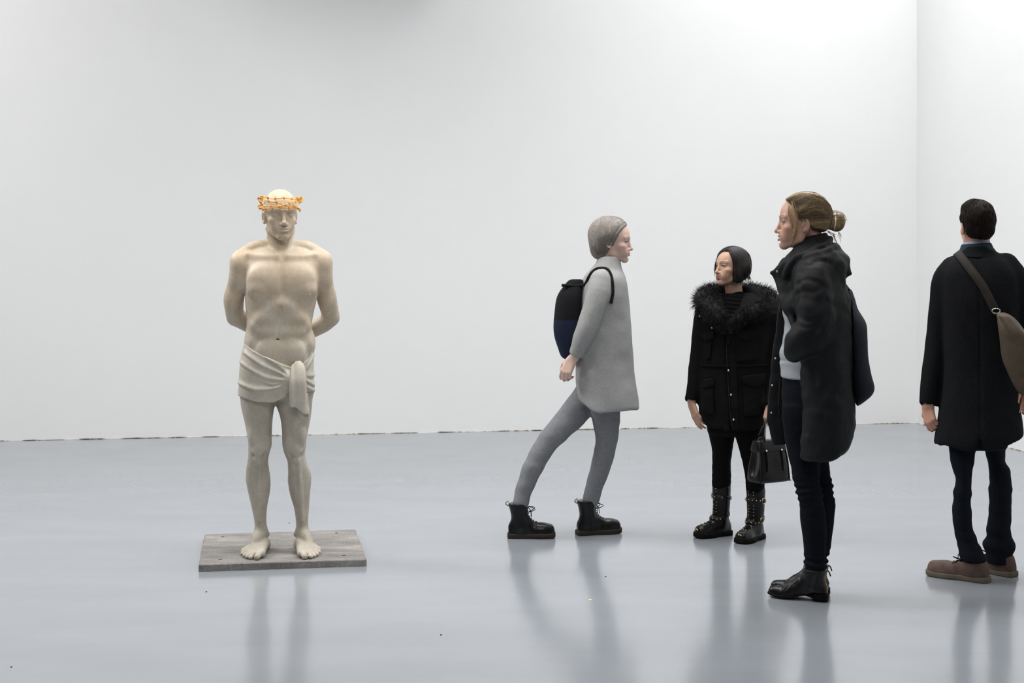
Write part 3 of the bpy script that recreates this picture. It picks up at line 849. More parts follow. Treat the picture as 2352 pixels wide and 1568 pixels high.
# slab of weathered grey board under the statue
def slab_mat():
    m, t = new_mat('weathered_grey_slab', 0.85, 0.25)
    st = t.noise(5, 7, (0.8, 3.2, 1), 0.68); cl = t.noise(3.2, 4); sp = t.noise(90, 4)
    c = t.ramp(st, [(0.30, srgb(92, 90, 88)), (0.45, srgb(124, 121, 118)), (0.58, srgb(143, 139, 135)), (0.70, srgb(186, 181, 173))])
    c = t.mix(0.45, c, t.ramp(cl, [(0.3, srgb(98, 96, 94)), (0.7, srgb(146, 142, 138))]))
    c = t.mix(0.4, c, t.ramp(sp, [(0.35, (0.25,) * 3), (0.65, (0.75,) * 3)]), 'SOFT_LIGHT')
    t.link(c, t.b.inputs['Base Color'])
    t.bump(st, 0.35, 0.004); t.bump(sp, 0.3, 0.002)
    return m
def build_slab():
    fl, fr = floor_pt(456.3, 1313), floor_pt(842.2, 1300)
    tb = lambda px, py: np.array([(px - CX), F, 0]) * ((CAMH - SLAB_T) / (py - HY))
    kl, kr = tb(469.3, 1226.6), tb(816.2, 1215.0)
    r = np.random.RandomState(5); ring = []
    cs = [fl, fr, kr, kl]
    for i in range(4):
        a, b = cs[i], cs[(i + 1) % 4]; n = 40; d = nrm(b - a); out = np.array([d[1], -d[0], 0])
        for k in range(n):
            w = (r.rand() - 0.5) * 0.0016 + 0.0008 * math.sin(k * 0.7 + i)
            if k == 0: w -= 0.004
            ring.append(a + (b - a) * k / n + out * w)
    ring = np.array(ring); N = len(ring); cen = ring.mean(0); up = np.array([0, 0, 1.0])
    inn = cen + (ring - cen) * 0.990
    V = np.concatenate([ring * [1, 1, 0], ring * [1, 1, 0] + up * (SLAB_T - 0.004 + (r.rand(N)[:, None] - 0.5) * 0.002), inn * [1, 1, 0] + up * SLAB_T])
    i = np.arange(N); j = (i + 1) % N
    quads = np.concatenate([np.stack([i, j, N + j, N + i], 1), np.stack([N + i, N + j, 2 * N + j, 2 * N + i], 1)])
    O = np.array([*cen[:2], 0.0])
    o = build_mesh('statue_slab', V - O, [quads, (2 * N + i)[None], i[::-1][None]], slab_mat(), None, False)
    o.location = O
    tag(o, 'weathered grey rectangular slab under the statue\'s bare feet', 'plinth')
    # four bolt holes with dark plugs
    dm = mat_simple('dark_bolt_hole', srgb(52, 50, 48), 0.9)
    for px, py in ((512, 1232), (506, 1284.5), (773, 1223.5), (790, 1275.5)):
        q = tb(px, py); an = np.arange(10) * 2 * math.pi / 10
        c0 = np.array([q[0], q[1], 0]) - O
        outer = np.stack([np.cos(an) * 0.0085, np.sin(an) * 0.0085, np.full(10, SLAB_T + 0.0012)], 1) + c0
        inner = np.stack([np.cos(an) * 0.0058, np.sin(an) * 0.0058, np.full(10, SLAB_T + 0.0004)], 1) + c0
        k = np.arange(10); k2 = (k + 1) % 10
        build_mesh('bolt_hole', np.concatenate([outer, inner]), [np.stack([k, k2, 10 + k2, 10 + k], 1), (10 + k)[None]], dm, o, False)
build_slab()

# gilded barbed wire ring around the head
def build_circlet():
    R, o, sc = statue_head_frame()
    root = empty('barbed_wire_circlet', tuple(ST.O), -ST.t)
    tag(root, 'gold barbed wire crown around the statue\'s bald head', 'crown')
    gm = mat_simple('gilded_wire', srgb(238, 184, 96), 0.38, 0.5, 0.85, 0.2, 60)
    rs = np.random.RandomState(11)
    loops = [(0.089, 0.112, 0.073, 0.004, 0.3, 3), (0.094, 0.116, 0.056, 0.017, 1.2, 2), (0.090, 0.113, 0.028, 0.003, 2.2, 3), (0.097, 0.118, 0.052, 0.020, 4.3, 1)]
    barbs = []
    for ra, rb, z0, az, ph, fr in loops:
        t = np.linspace(0, 2 * math.pi, 260)
        wob = 1 + 0.03 * np.sin(3 * t + ph) + 0.018 * np.sin(7 * t + 2 * ph)
        c = np.stack([ra * wob * np.cos(t), rb * wob * np.sin(t) - 0.004, z0 + az * np.sin(fr * t + ph) + 0.004 * np.sin(5 * t + ph) + 0.14 * (0.010 * np.sin(t))], 1)
        w = np.stack([np.cos(t), np.sin(t), 0 * t], 1); paths = []
        for s_ in (0, math.pi):
            tw = t * 34 + s_
            paths.append((c + w * (0.0015 * np.cos(tw))[:, None] + np.array([0, 0, 1]) * (0.0015 * np.sin(tw))[:, None]) * sc @ R.T + o)
        V, Fc, _ = tubes(paths, 0.00135, 6, False)
        build_mesh('wire_strand', V, Fc, gm, root)
        for a in np.arange(ph, ph + 6.28, 0.42):
            k = int((a % 6.283) / 6.283 * 259); q = c[k]; n_ = np.array([math.cos(a), math.sin(a), 0])
            tg = np.array([-math.sin(a), math.cos(a), 0])
            for _ in range(2):
                d = nrm(rs.normal(size=3) * 0.5 + n_ * 0.5 + np.array([0, 0, rs.choice([-1, 1])]))
                barbs.append((q[None] + np.linspace(-0.010, 0.012, 4)[:, None] * d[None]) * sc @ R.T + o)
            th = np.linspace(0, 12.5, 26)
            barbs.append((q + tg * ((th / 12.5 - 0.5) * 0.012)[:, None] + (n_ * np.cos(th)[:, None] + np.array([0, 0, 1]) * np.sin(th)[:, None]) * 0.0042) * sc @ R.T + o)
    V, Fc, _ = tubes(barbs, 0.0015, 5, True)
    tag(build_mesh('barbs', V, Fc, gm, root), kind='stuff')
build_circlet()
# ------------------------------------------------------------------ people: shared builders
MOUTH_W = 0.0245
def skin_colors(R, o, sc, base, lip, brow, hairline=None, mouth=0.0, blush=0.0):
    base = np.array(base); lip = np.array(lip); brow = np.array(brow)
    def fn(V):
        Q = ((V - o) @ R) / sc
        x, y, z = Q.T; ax_ = np.abs(x)
        c = np.repeat(base[None], len(V), 0)
        face = (y > 0.03) & (np.abs(z) < 0.13)
        def mixc(w, col_):
            w = np.clip(w, 0, 1)[:, None]
            return c * (1 - w) + np.asarray(col_)[None] * w
        if blush:
            w = np.exp(-((ax_ - 0.045) / 0.018) ** 2 - ((z + 0.035) / 0.018) ** 2) * face * blush
            c = mixc(w, base * np.array([1.0, 0.72, 0.68]))
        w = np.exp(-((x) / 0.016) ** 2 - ((z + 0.042) / 0.012) ** 2) * (y > 0.085) * 0.35
        c = mixc(w, base * np.array([1.0, 0.78, 0.72]))
        k = np.clip(ax_ / MOUTH_W, 0, 1.2); zc = -0.0672 + k * k * (0.006 if mouth else -0.0005)
        top = zc + 0.0062 * (1 - 0.75 * k ** 1.6) + 0.0012; bot = zc - (0.0092 + (0.0036 if mouth else 0)) * (1 - 0.8 * k * k) - 0.0008
        lips = np.clip((top - z) / 0.0012, 0, 1) * np.clip((z - bot) / 0.0012, 0, 1) * (ax_ < MOUTH_W * 1.03) * (y > 0.06)
        c = mixc(lips, lip)
        if mouth:
            gap = np.exp(-((z - zc - 0.0004) / (0.0032 * np.clip(1 - k * k, 0.05, 1))) ** 4) * (ax_ < MOUTH_W * 0.9) * (y > 0.06)
            teeth = gap * (y < 0.0925 - 14 * x * x + 0.001)
            c = mixc(teeth, (0.48, 0.44, 0.40))
        bz = 0.0195 + 0.0045 * np.sin(np.clip((ax_ - 0.012) / 0.038, 0, 1) * 2.3)
        bw = 0.0031 * np.clip(1.15 - (ax_ - 0.012) / 0.05, 0.3, 1)
        w = np.exp(-((z - bz) / bw) ** 2) * np.clip((ax_ - 0.010) / 0.004, 0, 1) * np.clip((0.052 - ax_) / 0.008, 0, 1) * face
        c = mixc(w * 0.85, brow)
        ex = (ax_ - 0.0325) / 0.0125; ez = (z + 0.0022) / 0.0052
        e = np.sqrt(ex * ex + ez * ez)
        w = np.exp(-((e - 1.0) / 0.30) ** 2) * np.where(z > -0.003, 1.0, 0.55) * face * (y > 0.055)
        c = mixc(w, brow * 0.4)
        return c
    return fn

def eyeballs(root, R, o, sc, iris=(0.10, 0.07, 0.05), look=(0, 0)):
    n, m = 20, 12
    me = None
    for x in (-1, 1):
        th = np.linspace(0, math.pi, m); ph = np.arange(n) * 2 * math.pi / n
        V = []; C = []
        for t in th:
            for q in ph:
                V.append((math.sin(t) * math.cos(q), math.cos(t), math.sin(t) * math.sin(q)))
                a = t
                C.append((0.008, 0.008, 0.008) if a < 0.22 else iris if a < 0.52 else (0.24, 0.225, 0.215))
        V = np.array(V) * 0.0122
        i = np.arange(m - 1)[:, None] * n; j = np.arange(n)[None]; j2 = (j + 1) % n
        Fc = np.stack([i + j, i + n + j, i + n + j2, i + j2], -1).reshape(-1, 4)
        Rl = frame((math.sin(look[0]), math.cos(look[0]), look[1]))
        V = (V @ Rl.T + np.array([x * 0.0325, 0.0672, -0.002])) * sc @ R.T + o
        build_mesh('eye', V, Fc, M_EYE, root, True, np.array(C))

def person_body(fig, head, neck, torso, arms, hands, legs, sex='f', mouth=0.0, head_sc=1.0):
    """one continuous body surface; torso rows, arms and legs as tubes, hands as argument tuples"""
    s = SDF(); R, o = head
    s.loft(torso, 0.0, kcap=0.03)
    s.tube(neck, 0.02)
    for a in arms: s.tube(a, 0.02)
    for l in legs: s.tube(l, 0.02)
    for h in hands: add_hand(s, *h[0], **h[1])
    s.group(make_head(sex, 'open', mouth), o, R, head_sc, HLO, HHI, 0.012)
    return s

def hand_span(h, r=0.11):
    o = np.asarray(h[0][0]); R = np.asarray(h[0][1]); c = o + R[:, 1] * 0.075
    return c - r * 0.85, c + r * 0.85

def body_obj(root, s, head, head_sc, hands, colors, mat, hf=0.0024):
    R, o = head; fx, fy, fz = [], [], []
    r = 0.135 * head_sc
    for f, i in ((fx, 0), (fy, 1), (fz, 2)): f.append((float(o[i] - r), float(o[i] + r), hf))
    for h in hands:
        lo, hi = hand_span(h)
        for f, i in ((fx, 0), (fy, 1), (fz, 2)): f.append((float(lo[i]), float(hi[i]), 0.0045))
    return sdf_obj('body', s, 0.011, mat, root, fine=(fx, fy, fz), colors=colors)

def strands(name, paths, radius, colors, mat, root, sides=3):
    V, Fc, C = tubes(paths, radius, sides, True, colors)
    return tag(build_mesh(name, V, Fc, mat, root, True, C), kind='stuff')

def surf_paths(sdf, starts, ends, n=9, off=0.001, bow=None, jit=0.0, seed=0):
    """paths that run over an SDF surface from starts to ends"""
    r = np.random.RandomState(seed)
    S = np.asarray(starts, np.float32); E = np.asarray(ends, np.float32)
    t = np.linspace(0, 1, n)[None, :, None]
    P = S[:, None] * (1 - t) + E[:, None] * t
    if bow is not None: P = P + np.asarray(bow, np.float32)[:, None] * (4 * t * (1 - t))
    P = P + r.normal(size=P.shape) * jit * np.sin(t * 3.14)
    flat = P.reshape(-1, 3).astype(np.float32)
    offs = np.repeat((off * (0.2 + 1.3 * r.rand(len(S)))).astype(np.float32), n)
    return list(snap(sdf, flat, offs, 5).reshape(len(S), n, 3))

# ---- shoes in their own frame: heel at y=0, toe at y=L, sole on z=0
def shoe_upper(L, W, sole, toe_h, instep, shaft, toe_w=0.5, toe_sharp=1.0, n=2.2):
    """shaft rows (x, y, z, r)"""
    s = SDF(); k = L / 0.28
    rows = [(0.004 * k, 0, sole, W * 0.50, 0.004, 0.045), (0.03 * k, 0, sole, W * 0.68, 0.004, 0.07), (0.075 * k, 0, sole, W * 0.70, 0.004, instep * 1.05), (0.12 * k, 0, sole, W * 0.75, 0.004, instep * 0.86),
            (0.165 * k, 0, sole, W * 0.92, 0.004, instep * 0.62), (0.205 * k, 0, sole, W * 1.0, 0.004, toe_h * 1.12), (0.24 * k, 0, sole, W * (0.90 if toe_sharp < 1.2 else 0.8), 0.004, toe_h), (0.263 * k, 0, sole, W * toe_w * 1.3, 0.004, toe_h * 0.86), (0.277 * k, 0, sole, W * toe_w * 0.75, 0.004, toe_h * 0.55)]
    s.loft(rows, 0.0, ax=1, kcap=0.012, n=n)
    if shaft is not None: s.tube(shaft, 0.03)
    s.cut(lambda P: sole - P[:, 2], 0.002)
    return s

def shoe_sole(L, W, lo, hi, y0=0.0, y1=None, grow=0.004, toe_w=0.5, arch=0.0, toe_sharp=1.0):
    s = SDF(); k = L / 0.28; y1 = L if y1 is None else y1
    zc, zr = (lo + hi) / 2, (hi - lo) / 2
    rows = [(-0.002, 0, zc, W * 0.42, zr, zr), (0.012 * k, 0, zc, W * 0.66, zr, zr), (0.04 * k, 0, zc, W * 0.72, zr, zr), (0.10 * k, 0, zc + arch * 0.6, W * 0.70, zr, zr), (0.13 * k, 0, zc + arch * 0.4, W * 0.76, zr, zr), (0.17 * k, 0, zc, W * 0.93, zr, zr), (0.205 * k, 0, zc, W * 1.0, zr, zr),
            (0.24 * k, 0, zc + 0.001, W * (0.9 if toe_sharp < 1.2 else 0.8), zr, zr), (0.265 * k, 0, zc + 0.003, W * toe_w * 1.3, zr, zr), (0.282 * k, 0, zc + 0.005, W * toe_w * 0.6, zr, zr)]
    s.loft(rows, 0.0, ax=1, kcap=0.004, grow=0.0, n=2.0)
    # square the sides: clip a taller version to the slab lo..hi
    fn = s.ops[0][0]
    s2 = SDF()
    rows2 = [(r[0], r[1], r[2], r[3] + grow, 0.05, 0.05) for r in rows]
    s2.loft(rows2, 0.0, ax=1, kcap=0.004)
    arch_z = lambda y: arch * np.exp(-((y - 0.105 * k) / (0.04 * k)) ** 2) + 0.006 * np.clip((y - 0.22 * k) / (0.06 * k), 0, 1) ** 2
    s2.cut(lambda P: np.maximum(P[:, 2] - hi - arch_z(P[:, 1]), lo + arch_z(P[:, 1]) - P[:, 2]), 0.003)
    s2.cut(lambda P: np.maximum(P[:, 1] - y1, y0 - P[:, 1]), 0.003)
    return s2

def shoe_place(fig, toe, heel, L, z=0.0):
    t = fig.ground(*toe, z); h = fig.ground(*heel, z); d = nrm(t - h)
    H = (t + h) / 2 - d * L / 2
    ang = math.atan2(d[1], d[0]) - math.pi / 2
    return H, ang, d

def copy_tree(o, parent=None, loc=None, rz=None):
    c = o.copy(); col.objects.link(c)
    if parent is not None: c.parent = parent
    if loc is not None: c.location = loc
    if rz is not None: c.rotation_euler = (0, 0, rz)
    for ch in list(o.children): copy_tree(ch, c)
    return c

def leg_rows(fig, L):
    return fig.rows(L)

def discs(name, pts, normals, r, mat, root, depth=0.0015, seg=8):
    """small domed studs, one mesh per stud sharing data"""
    out = []; me = None
    a = np.arange(seg) * 2 * math.pi / seg
    for p, n in zip(pts, normals):
        Rr = frame((n[0], n[1], n[2]) if abs(n[2]) < 0.95 else (0.3, -0.9, 0.2))
        if me is None:
            ring0 = np.stack([np.cos(a) * r, 0 * a - depth, np.sin(a) * r], 1); ring1 = np.stack([np.cos(a) * r * 0.7, 0 * a + depth, np.sin(a) * r * 0.7], 1)
            V = np.concatenate([ring0, ring1, [[0, depth * 1.6, 0]]]); i = np.arange(seg); j = (i + 1) % seg
            o = build_mesh(name, V, [np.stack([j, i, seg + i, seg + j], 1), np.stack([seg + j, seg + i, np.full(seg, 2 * seg)], 1)], mat, root)
            me = o.data
        else:
            o = bpy.data.objects.new(name, me); col.objects.link(o); o.parent = root
        M = Matrix([[*map(float, Rr[0]), float(p[0])], [*map(float, Rr[1]), float(p[1])], [*map(float, Rr[2]), float(p[2])], [0, 0, 0, 1]])
        o.matrix_local = M
        out.append(o)
    return out

def front_hit(sdf, fig, px, py, near=-0.5, far=0.3, n=240):
    """first point of the surface along the line of sight of a pixel, and its normal (figure frame)"""
    P = np.array([fig.p(px, py, d) for d in np.linspace(near, far, n)], np.float32)
    d = sdf.ev(P); k = int(np.argmax(d < 0)) if (d < 0).any() else int(np.argmin(d))
    q = snap(sdf, P[k:k + 1], 0.0, 4)
    return q[0], grad(sdf, q)[0]

def applique(name, sdf, fig, poly, thick, mat, root, front=True, h=0.003, inset=0.004, round_=0.003, ymax=0.05, soft=0.002):
    """a flat piece lying on a garment's front: poly is its outline in picture columns and rows"""
    q = np.array([fig.p(x, y, -0.12) for x, y in poly])[:, [0, 2]]
    n = len(q)
    def fn(P):
        d = sdf.ev(P, P.min(0), P.max(0))
        x = P[:, [0, 2]]; dd = np.full(len(P), INF); ins = np.zeros(len(P), bool)
        for i in range(n):
            a = q[i]; b = q[(i + 1) % n]; e = b - a; w = x - a
            t = np.clip((w @ e) / (e @ e), 0, 1); dd = np.minimum(dd, ((w - t[:, None] * e) ** 2).sum(1))
            c = (a[1] <= x[:, 1]) != (b[1] <= x[:, 1])
            xi = a[0] + (x[:, 1] - a[1]) / (e[1] if abs(e[1]) > 1e-9 else 1e-9) * e[0]
            ins ^= c & (x[:, 0] < xi)
        pd = np.sqrt(dd) * np.where(ins, -1, 1)
        r = smax(np.abs(d - thick * 0.3) - thick * 0.7, pd, soft)
        return smax(r, P[:, 1] - ymax, 0.0).astype(np.float32)
    s = SDF()
    lo = np.array([q[:, 0].min(), -0.4, q[:, 1].min()]) - 0.01; hi = np.array([q[:, 0].max(), ymax, q[:, 1].max()]) + 0.01
    s.op(fn, lo, hi, 0.0)
    return sdf_obj(name, s, h, mat, root)

# fabrics and skins used by the visitors
M_EYE = mat_attr('eye', 0.12, 0.5, 0.0)
M_SKIN = mat_attr('skin', 0.45, 0.35, 0.05, 40, 0.15, 400, 0.0006, sss=0.12)
M_HAIR = mat_attr('hair', 0.42, 0.45, 0.12, 80, 0.4, 500, 0.0008)
M_BLACKCLOTH = mat_simple('black_cotton', srgb(19, 19, 20), 0.9, 0.08, 0, 0.15, 60, bump=0.25, bscale=420, bdist=0.0008)
M_BLACKNYLON = mat_simple('black_padded_nylon', srgb(21, 22, 24), 0.62, 0.14, 0, 0.12, 20, bump=0.3, bscale=45, bdist=0.003)
M_BLACKKNIT = mat_simple('black_knit', srgb(16, 16, 17), 0.95, 0.05, 0, 0.2, 150, bump=0.5, bscale=300, bdist=0.001)
M_LEGGING = mat_simple('black_leggings', srgb(14, 14, 15), 0.85, 0.08, 0, 0.1, 60)
M_DENIM = mat_simple('dark_navy_denim', srgb(17, 19, 25), 0.9, 0.06, 0, 0.2, 90, bump=0.3, bscale=500, bdist=0.0006)
M_NAVYTROUSER = mat_simple('navy_trouser_cloth', srgb(20, 23, 30), 0.9, 0.06, 0, 0.15, 60)
M_LEATHER = mat_simple('black_leather', srgb(12, 12, 13), 0.30, 0.32, 0, 0.15, 40, bump=0.25, bscale=160, bdist=0.0008)
M_RUBBER = mat_simple('black_rubber', srgb(13, 13, 13), 0.75, 0.12)
M_BRASS = mat_simple('pale_brass', srgb(214, 190, 140), 0.25, 0.5, 1.0)
M_STEEL = mat_simple('snap_steel', srgb(190, 186, 178), 0.3, 0.5, 1.0)
M_HAIRD = mat_attr('short_dark_hair', 0.62, 0.2, 0.12, 80, 0.4, 500, 0.0008)
# ------------------------------------------------------------------ short woman in a black parka
def build_parka_woman():
    G = Fig(1684, 7.76); p, pr = G.p, G.pr
    root = G.root('person')
    tag(root, 'short woman with a black bob in a fur-trimmed black parka and studded boots', 'person')
    R = frame(face_dir(54, 5.0), roll=0.04); o = p(1679, 612.5, -0.01); sc = 0.885
    L_, W_, ty = 0.226, 0.042, 0.064
    HL, DL, dL = shoe_place(G, (1600, 1236), (1674, 1227), L_)
    HR, DR, dR = shoe_place(G, (1702, 1249), (1749, 1235), L_)
    yL = float((HL + dL * ty)[1]); yR = float((HR + dR * ty)[1])
    HL = p(1655, 1180, yL) * A3(1, 1, 0) - dL * ty; HR = p(1734.5, 1190, yR) * A3(1, 1, 0) - dR * ty
    # ---- body
    hl = ((p(1588, 924, -0.02), frame(p(1600, 962, -0.05) - p(1588, 924, -0.02), (-1, -0.5, 0.25))), dict(side=1, curl=(0.28, 0.4, 0.5, 0.55), thumb=0.3, s=0.86))
    hr = ((p(1769, 931, -0.13), frame(p(1765, 962, -0.165) - p(1769, 931, -0.13), (-0.4, -1, 0))), dict(side=-1, curl=(1.1, 1.2, 1.2, 1.2), thumb=0.8, s=0.82))
    tor = G.rows([(705, 1650, 1725, 0.02, 0.06, 0.07), (740, 1625, 1750, 0, 0.10, 0.1), (820, 1632, 1745, 0, 0.09, 0.09), (900, 1628, 1752, 0, 0.10, 0.11), (960, 1632, 1750, 0, 0.09, 0.11)])
    s = person_body(G, (R, o), [pr(1682, 620, 0.01, 0.044), pr(1684, 655, 0.005, 0.044), pr(1688, 690, 0.01, 0.047), pr(1688, 730, 0.02, 0.05)], tor,
                    [[pr(1622, 718, -0.0, 0.034), pr(1613, 770, 0, 0.032), pr(1603, 838, 0.0, 0.03), pr(1589, 920, -0.02, 0.024)], [pr(1768, 718, 0.0, 0.034), pr(1776, 770, 0, 0.032), pr(1780, 830, -0.02, 0.028), pr(1775, 890, -0.06, 0.026), pr(1770, 925, -0.12, 0.022)]],
                    [hl, hr], [[pr(1658, 960, 0, 0.055), pr(1658, 1060, yL, 0.035), pr(1655, 1190, yL, 0.026)], [pr(1718, 960, 0, 0.055), pr(1730, 1060, yR * 0.9, 0.035), pr(1734, 1205, yR, 0.026)]], 'f', 0.42, sc)
    cf = skin_colors(R, o, sc, srgb(184, 148, 126), srgb(118, 28, 50), srgb(34, 25, 22), mouth=0.42, blush=0.25)
    body_obj(root, s, (R, o), sc, [hl, hr], cf, M_SKIN)
    eyeballs(root, R, o, sc, srgb(60, 40, 28))
    # ---- hair: a bob with a side parting
    def hair_sdf(fringe=True):
        h = SDF()
        h.ell((0, -0.018, 0.034), (0.086, 0.109, 0.090), 0.0)
        h.ell((0, -0.045, -0.02), (0.084, 0.078, 0.075), 0.03)
        for x in (-1, 1): h.ell((x * 0.066, -0.012, -0.048), (0.024, 0.05, 0.062), 0.02)
        def face(P):
            x, y, z = P[:, 0], P[:, 1], P[:, 2]
            zt = np.interp(x, [-0.10, -0.066, -0.05, -0.034, -0.028, 0.0, 0.03, 0.05, 0.064, 0.08], [0.05, 0.085, 0.098, 0.100, 0.094, 0.081, 0.060, 0.040, 0.018, -0.03])
            yb = np.interp(z, [-0.12, -0.06, 0.0, 0.05, 0.1], [0.012, 0.026, 0.036, 0.046, 0.05])
            yb = np.where(x > 0.045, yb + np.clip((x - 0.045) / 0.02, 0, 1) * 0.022, yb)
            return np.maximum(z - zt, yb - y)          # negative inside the face opening
        h.cut(face, 0.006, 's')
        h.cut(lambda P: np.interp(P[:, 1], [-0.12, -0.08, -0.02, 0.03, 0.07], [-0.046, -0.062, -0.094, -0.096, -0.074]) - P[:, 2], 0.012)
        h.ell((0, -0.03, -0.12), (0.048, 0.06, 0.05), 0.01, 's')
        return h
    hh = hair_sdf()
    rs = np.random.RandomState(21)
    base = np.array(srgb(26, 22, 21))
    W = lambda Q: np.asarray(Q) * sc @ R.T + o
    V, Q = polygonize(hh, 0.0032)
    build_mesh('hair', W(V), Q, M_HAIR, root, True, np.repeat(base[None] * 0.55, len(V), 0))
    N = 2000; st = []; en = []; bw = []
    for i in range(N):
        u = rs.rand(); part = np.array([-0.032 + 0.008 * rs.randn() * 0.2, 0.088 - 0.16 * u, 0.10 + 0.03 * math.sin(u * 3)])
        a = rs.rand()
        if rs.rand() < 0.55:   # over to her right, the far side
            e = np.array([0.075, 0.07 - 0.15 * (0.3 * a + 0.7 * u) - 0.02 * a, -0.06 - 0.03 * rs.rand()]); b = np.array([0.05, 0.02, 0.06])
        else:
            e = np.array([-0.085, 0.050 - 0.155 * (0.15 * a + 0.85 * u), -0.065 - 0.04 * rs.rand() + 0.03 * u]); b = np.array([-0.045, 0.0, 0.06])
        st.append(part); en.append(e); bw.append(b)
    for i in range(420):   # the front of the near side
        z = rs.uniform(-0.02, 0.105); x0 = -0.03 - 0.035 * rs.rand()
        y = float(np.interp(z, [-0.06, 0.0, 0.05, 0.1], [0.026, 0.036, 0.046, 0.055])) - 0.004 - 0.02 * rs.rand()
        st.append(np.array([x0, y, max(z, 0.05) + 0.04])); en.append(np.array([-0.082, y - 0.03, min(z, 0.05) - 0.07])); bw.append(np.array([-0.012, 0.006, 0.0]))
    for i in range(1100):
        a = (rs.rand() - 0.5) * 2.2
        st.append(np.array([0.03 * rs.randn(), -0.06, 0.12])); en.append(np.array([0.075 * math.sin(a), -0.05 - 0.065 * math.cos(a), -0.046 - 0.03 * rs.rand()])); bw.append(np.array([0.05 * math.sin(a), -0.06, 0.04]))
    paths = surf_paths(hh, st, en, 10, 0.0012, bw, 0.001, 3)
    cols = [base * (0.6 + 1.1 * rs.rand()) * np.array([1.05, 1.0, 0.97]) for _ in paths]
    strands('hair_strands', [W(q) for q in paths], 0.0011, cols, M_HAIR, root)
    # loose ends below the cut line and wisps on the far cheek
    rs = np.random.RandomState(77); ends = []; ec = []
    for i in range(170):
        a = rs.uniform(-2.75, 2.75); xx = 0.079 * math.sin(a); yy = -0.045 - 0.075 * math.cos(a)
        if yy > 0.0: yy = 0.0 + 0.03 * rs.rand()
        zz = float(np.interp(yy, [-0.12, -0.08, -0.02, 0.03], [-0.040, -0.056, -0.088, -0.09]))
        b = np.array([xx, yy, zz]); d = np.array([0.006 * rs.randn() + 0.10 * xx, 0.006 * rs.randn() + 0.004, -0.014 - 0.014 * rs.rand()])
        ends.append(np.array([b + np.array([0, 0, 0.03]), b, b + d * 0.6, b + d])); ec.append(base * (0.7 + 0.7 * rs.rand()))
    for i in range(26):
        x0 = 0.056 + 0.008 * rs.rand(); y0 = 0.052 + 0.016 * rs.rand()
        b = np.array([x0, y0, 0.03 + 0.02 * rs.rand()]); ln = 0.05 + 0.06 * rs.rand()
        ends.append(np.array([b, b + np.array([0.003, 0.003, -0.4 * ln]), b + np.array([0.004, 0.005, -0.75 * ln]), b + np.array([0.000 + 0.004 * rs.randn(), 0.006, -ln])])); ec.append(base * (0.7 + 0.7 * rs.rand()))
    strands('hair_ends', [W(q) for q in ends], 0.0011, ec, M_HAIR, root)
    # ---- turtleneck
    t = SDF(); t.tube([pr(1682, 681, 0.005, 0.056), pr(1683, 688, 0.0, 0.066), pr(1685, 705, -0.01, 0.082), pr(1685, 765, -0.02, 0.112)], 0.0); t.cut(lambda P: P[:, 2] - float(p(1682, 671, 0)[2]) - 0.12 * (P[:, 0] - float(p(1682, 671, 0)[0])) - 0.05 * P[:, 1], 0.006)
    t.disp(lambda P: (0.0022 * np.sin(P[:, 2] * 300 + 30 * P[:, 0])).astype(np.float32))
    sdf_obj('turtleneck', t, 0.005, M_BLACKKNIT, root)
    # ---- parka
    c = SDF()
    rows = G.rows([(672, 1642, 1735, 0.03, 0.06, 0.08), (688, 1622, 1762, 0.02, 0.10, 0.11), (712, 1612, 1774, 0.01, 0.125, 0.125), (760, 1610, 1772, 0.0, 0.14, 0.13), (820, 1611, 1766, 0, 0.14, 0.13),
                   (880, 1607, 1764, 0, 0.145, 0.14), (930, 1605, 1763, 0, 0.15, 0.15), (975, 1609, 1762, 0, 0.15, 0.15), (1000, 1613, 1762, 0, 0.15, 0.15)])
    hx = np.array([float(p(v, 950, -0.1)[0]) for v in (1600, 1611, 1622, 1650, 1661, 1663, 1720, 1762, 1775)])
    hz = np.array([float(p(1680, v, -0.1)[2]) for v in (955, 968, 980, 984, 981, 989, 989, 982, 978)])
    c.loft(rows, 0.0, kcap=0.012, n=2.3, bot=lambda P: np.interp(P[:, 0], hx, hz))
    c.loft(G.rows([(925, 1605, 1763, 0, 0.15, 0.15), (975, 1609, 1762, 0, 0.15, 0.15), (1020, 1613, 1762, 0, 0.15, 0.15)]), 0.01, 's', grow=-0.018, kcap=0.02)
    # open neck
    c.tube([pr(1684, 660, -0.02, 0.05), pr(1680, 700, -0.10, 0.042), pr(1673, 745, -0.18, 0.02)], 0.015, 's')
    c.tube([pr(1624, 706, 0.0, 0.055), pr(1620, 722, 0.0, 0.0555), pr(1613, 770, 0.0, 0.052), pr(1603, 838, 0.0, 0.048), pr(1595, 893, -0.01, 0.043), pr(1589, 914, -0.016, 0.039)], 0.02); c.cap(p(1588, 924, -0.02), p(1591, 960, -0.03), 0.031, 0.034, 0.004, 's')
    c.tube([pr(1764, 706, 0.0, 0.055), pr(1769, 722, 0.0, 0.055), pr(1776, 770, 0.0, 0.052), pr(1780, 830, -0.02, 0.048), pr(1775, 890, -0.06, 0.042), pr(1771, 926, -0.115, 0.036)], 0.02); c.cap(p(1769, 940, -0.135), p(1766, 975, -0.17), 0.028, 0.031, 0.004, 's')
    w1 = Waves(5, 38, 7, (1, 1, 0.6)); w2 = Waves(6, 95, 7, (0.7, 0.7, 1.2))
    c.disp(lambda P: (0.0036 * w1(P) + 0.0012 * w2(P)).astype(np.float32))
    zx = lambda py: float(np.interp(py, [700, 758, 800, 900, 1000], [1690, 1668, 1667, 1672, 1680]))
    zc = np.array([p(zx(v), v, -0.15) for v in range(700, 1005, 10)]); zi = np.argsort(zc[:, 2])
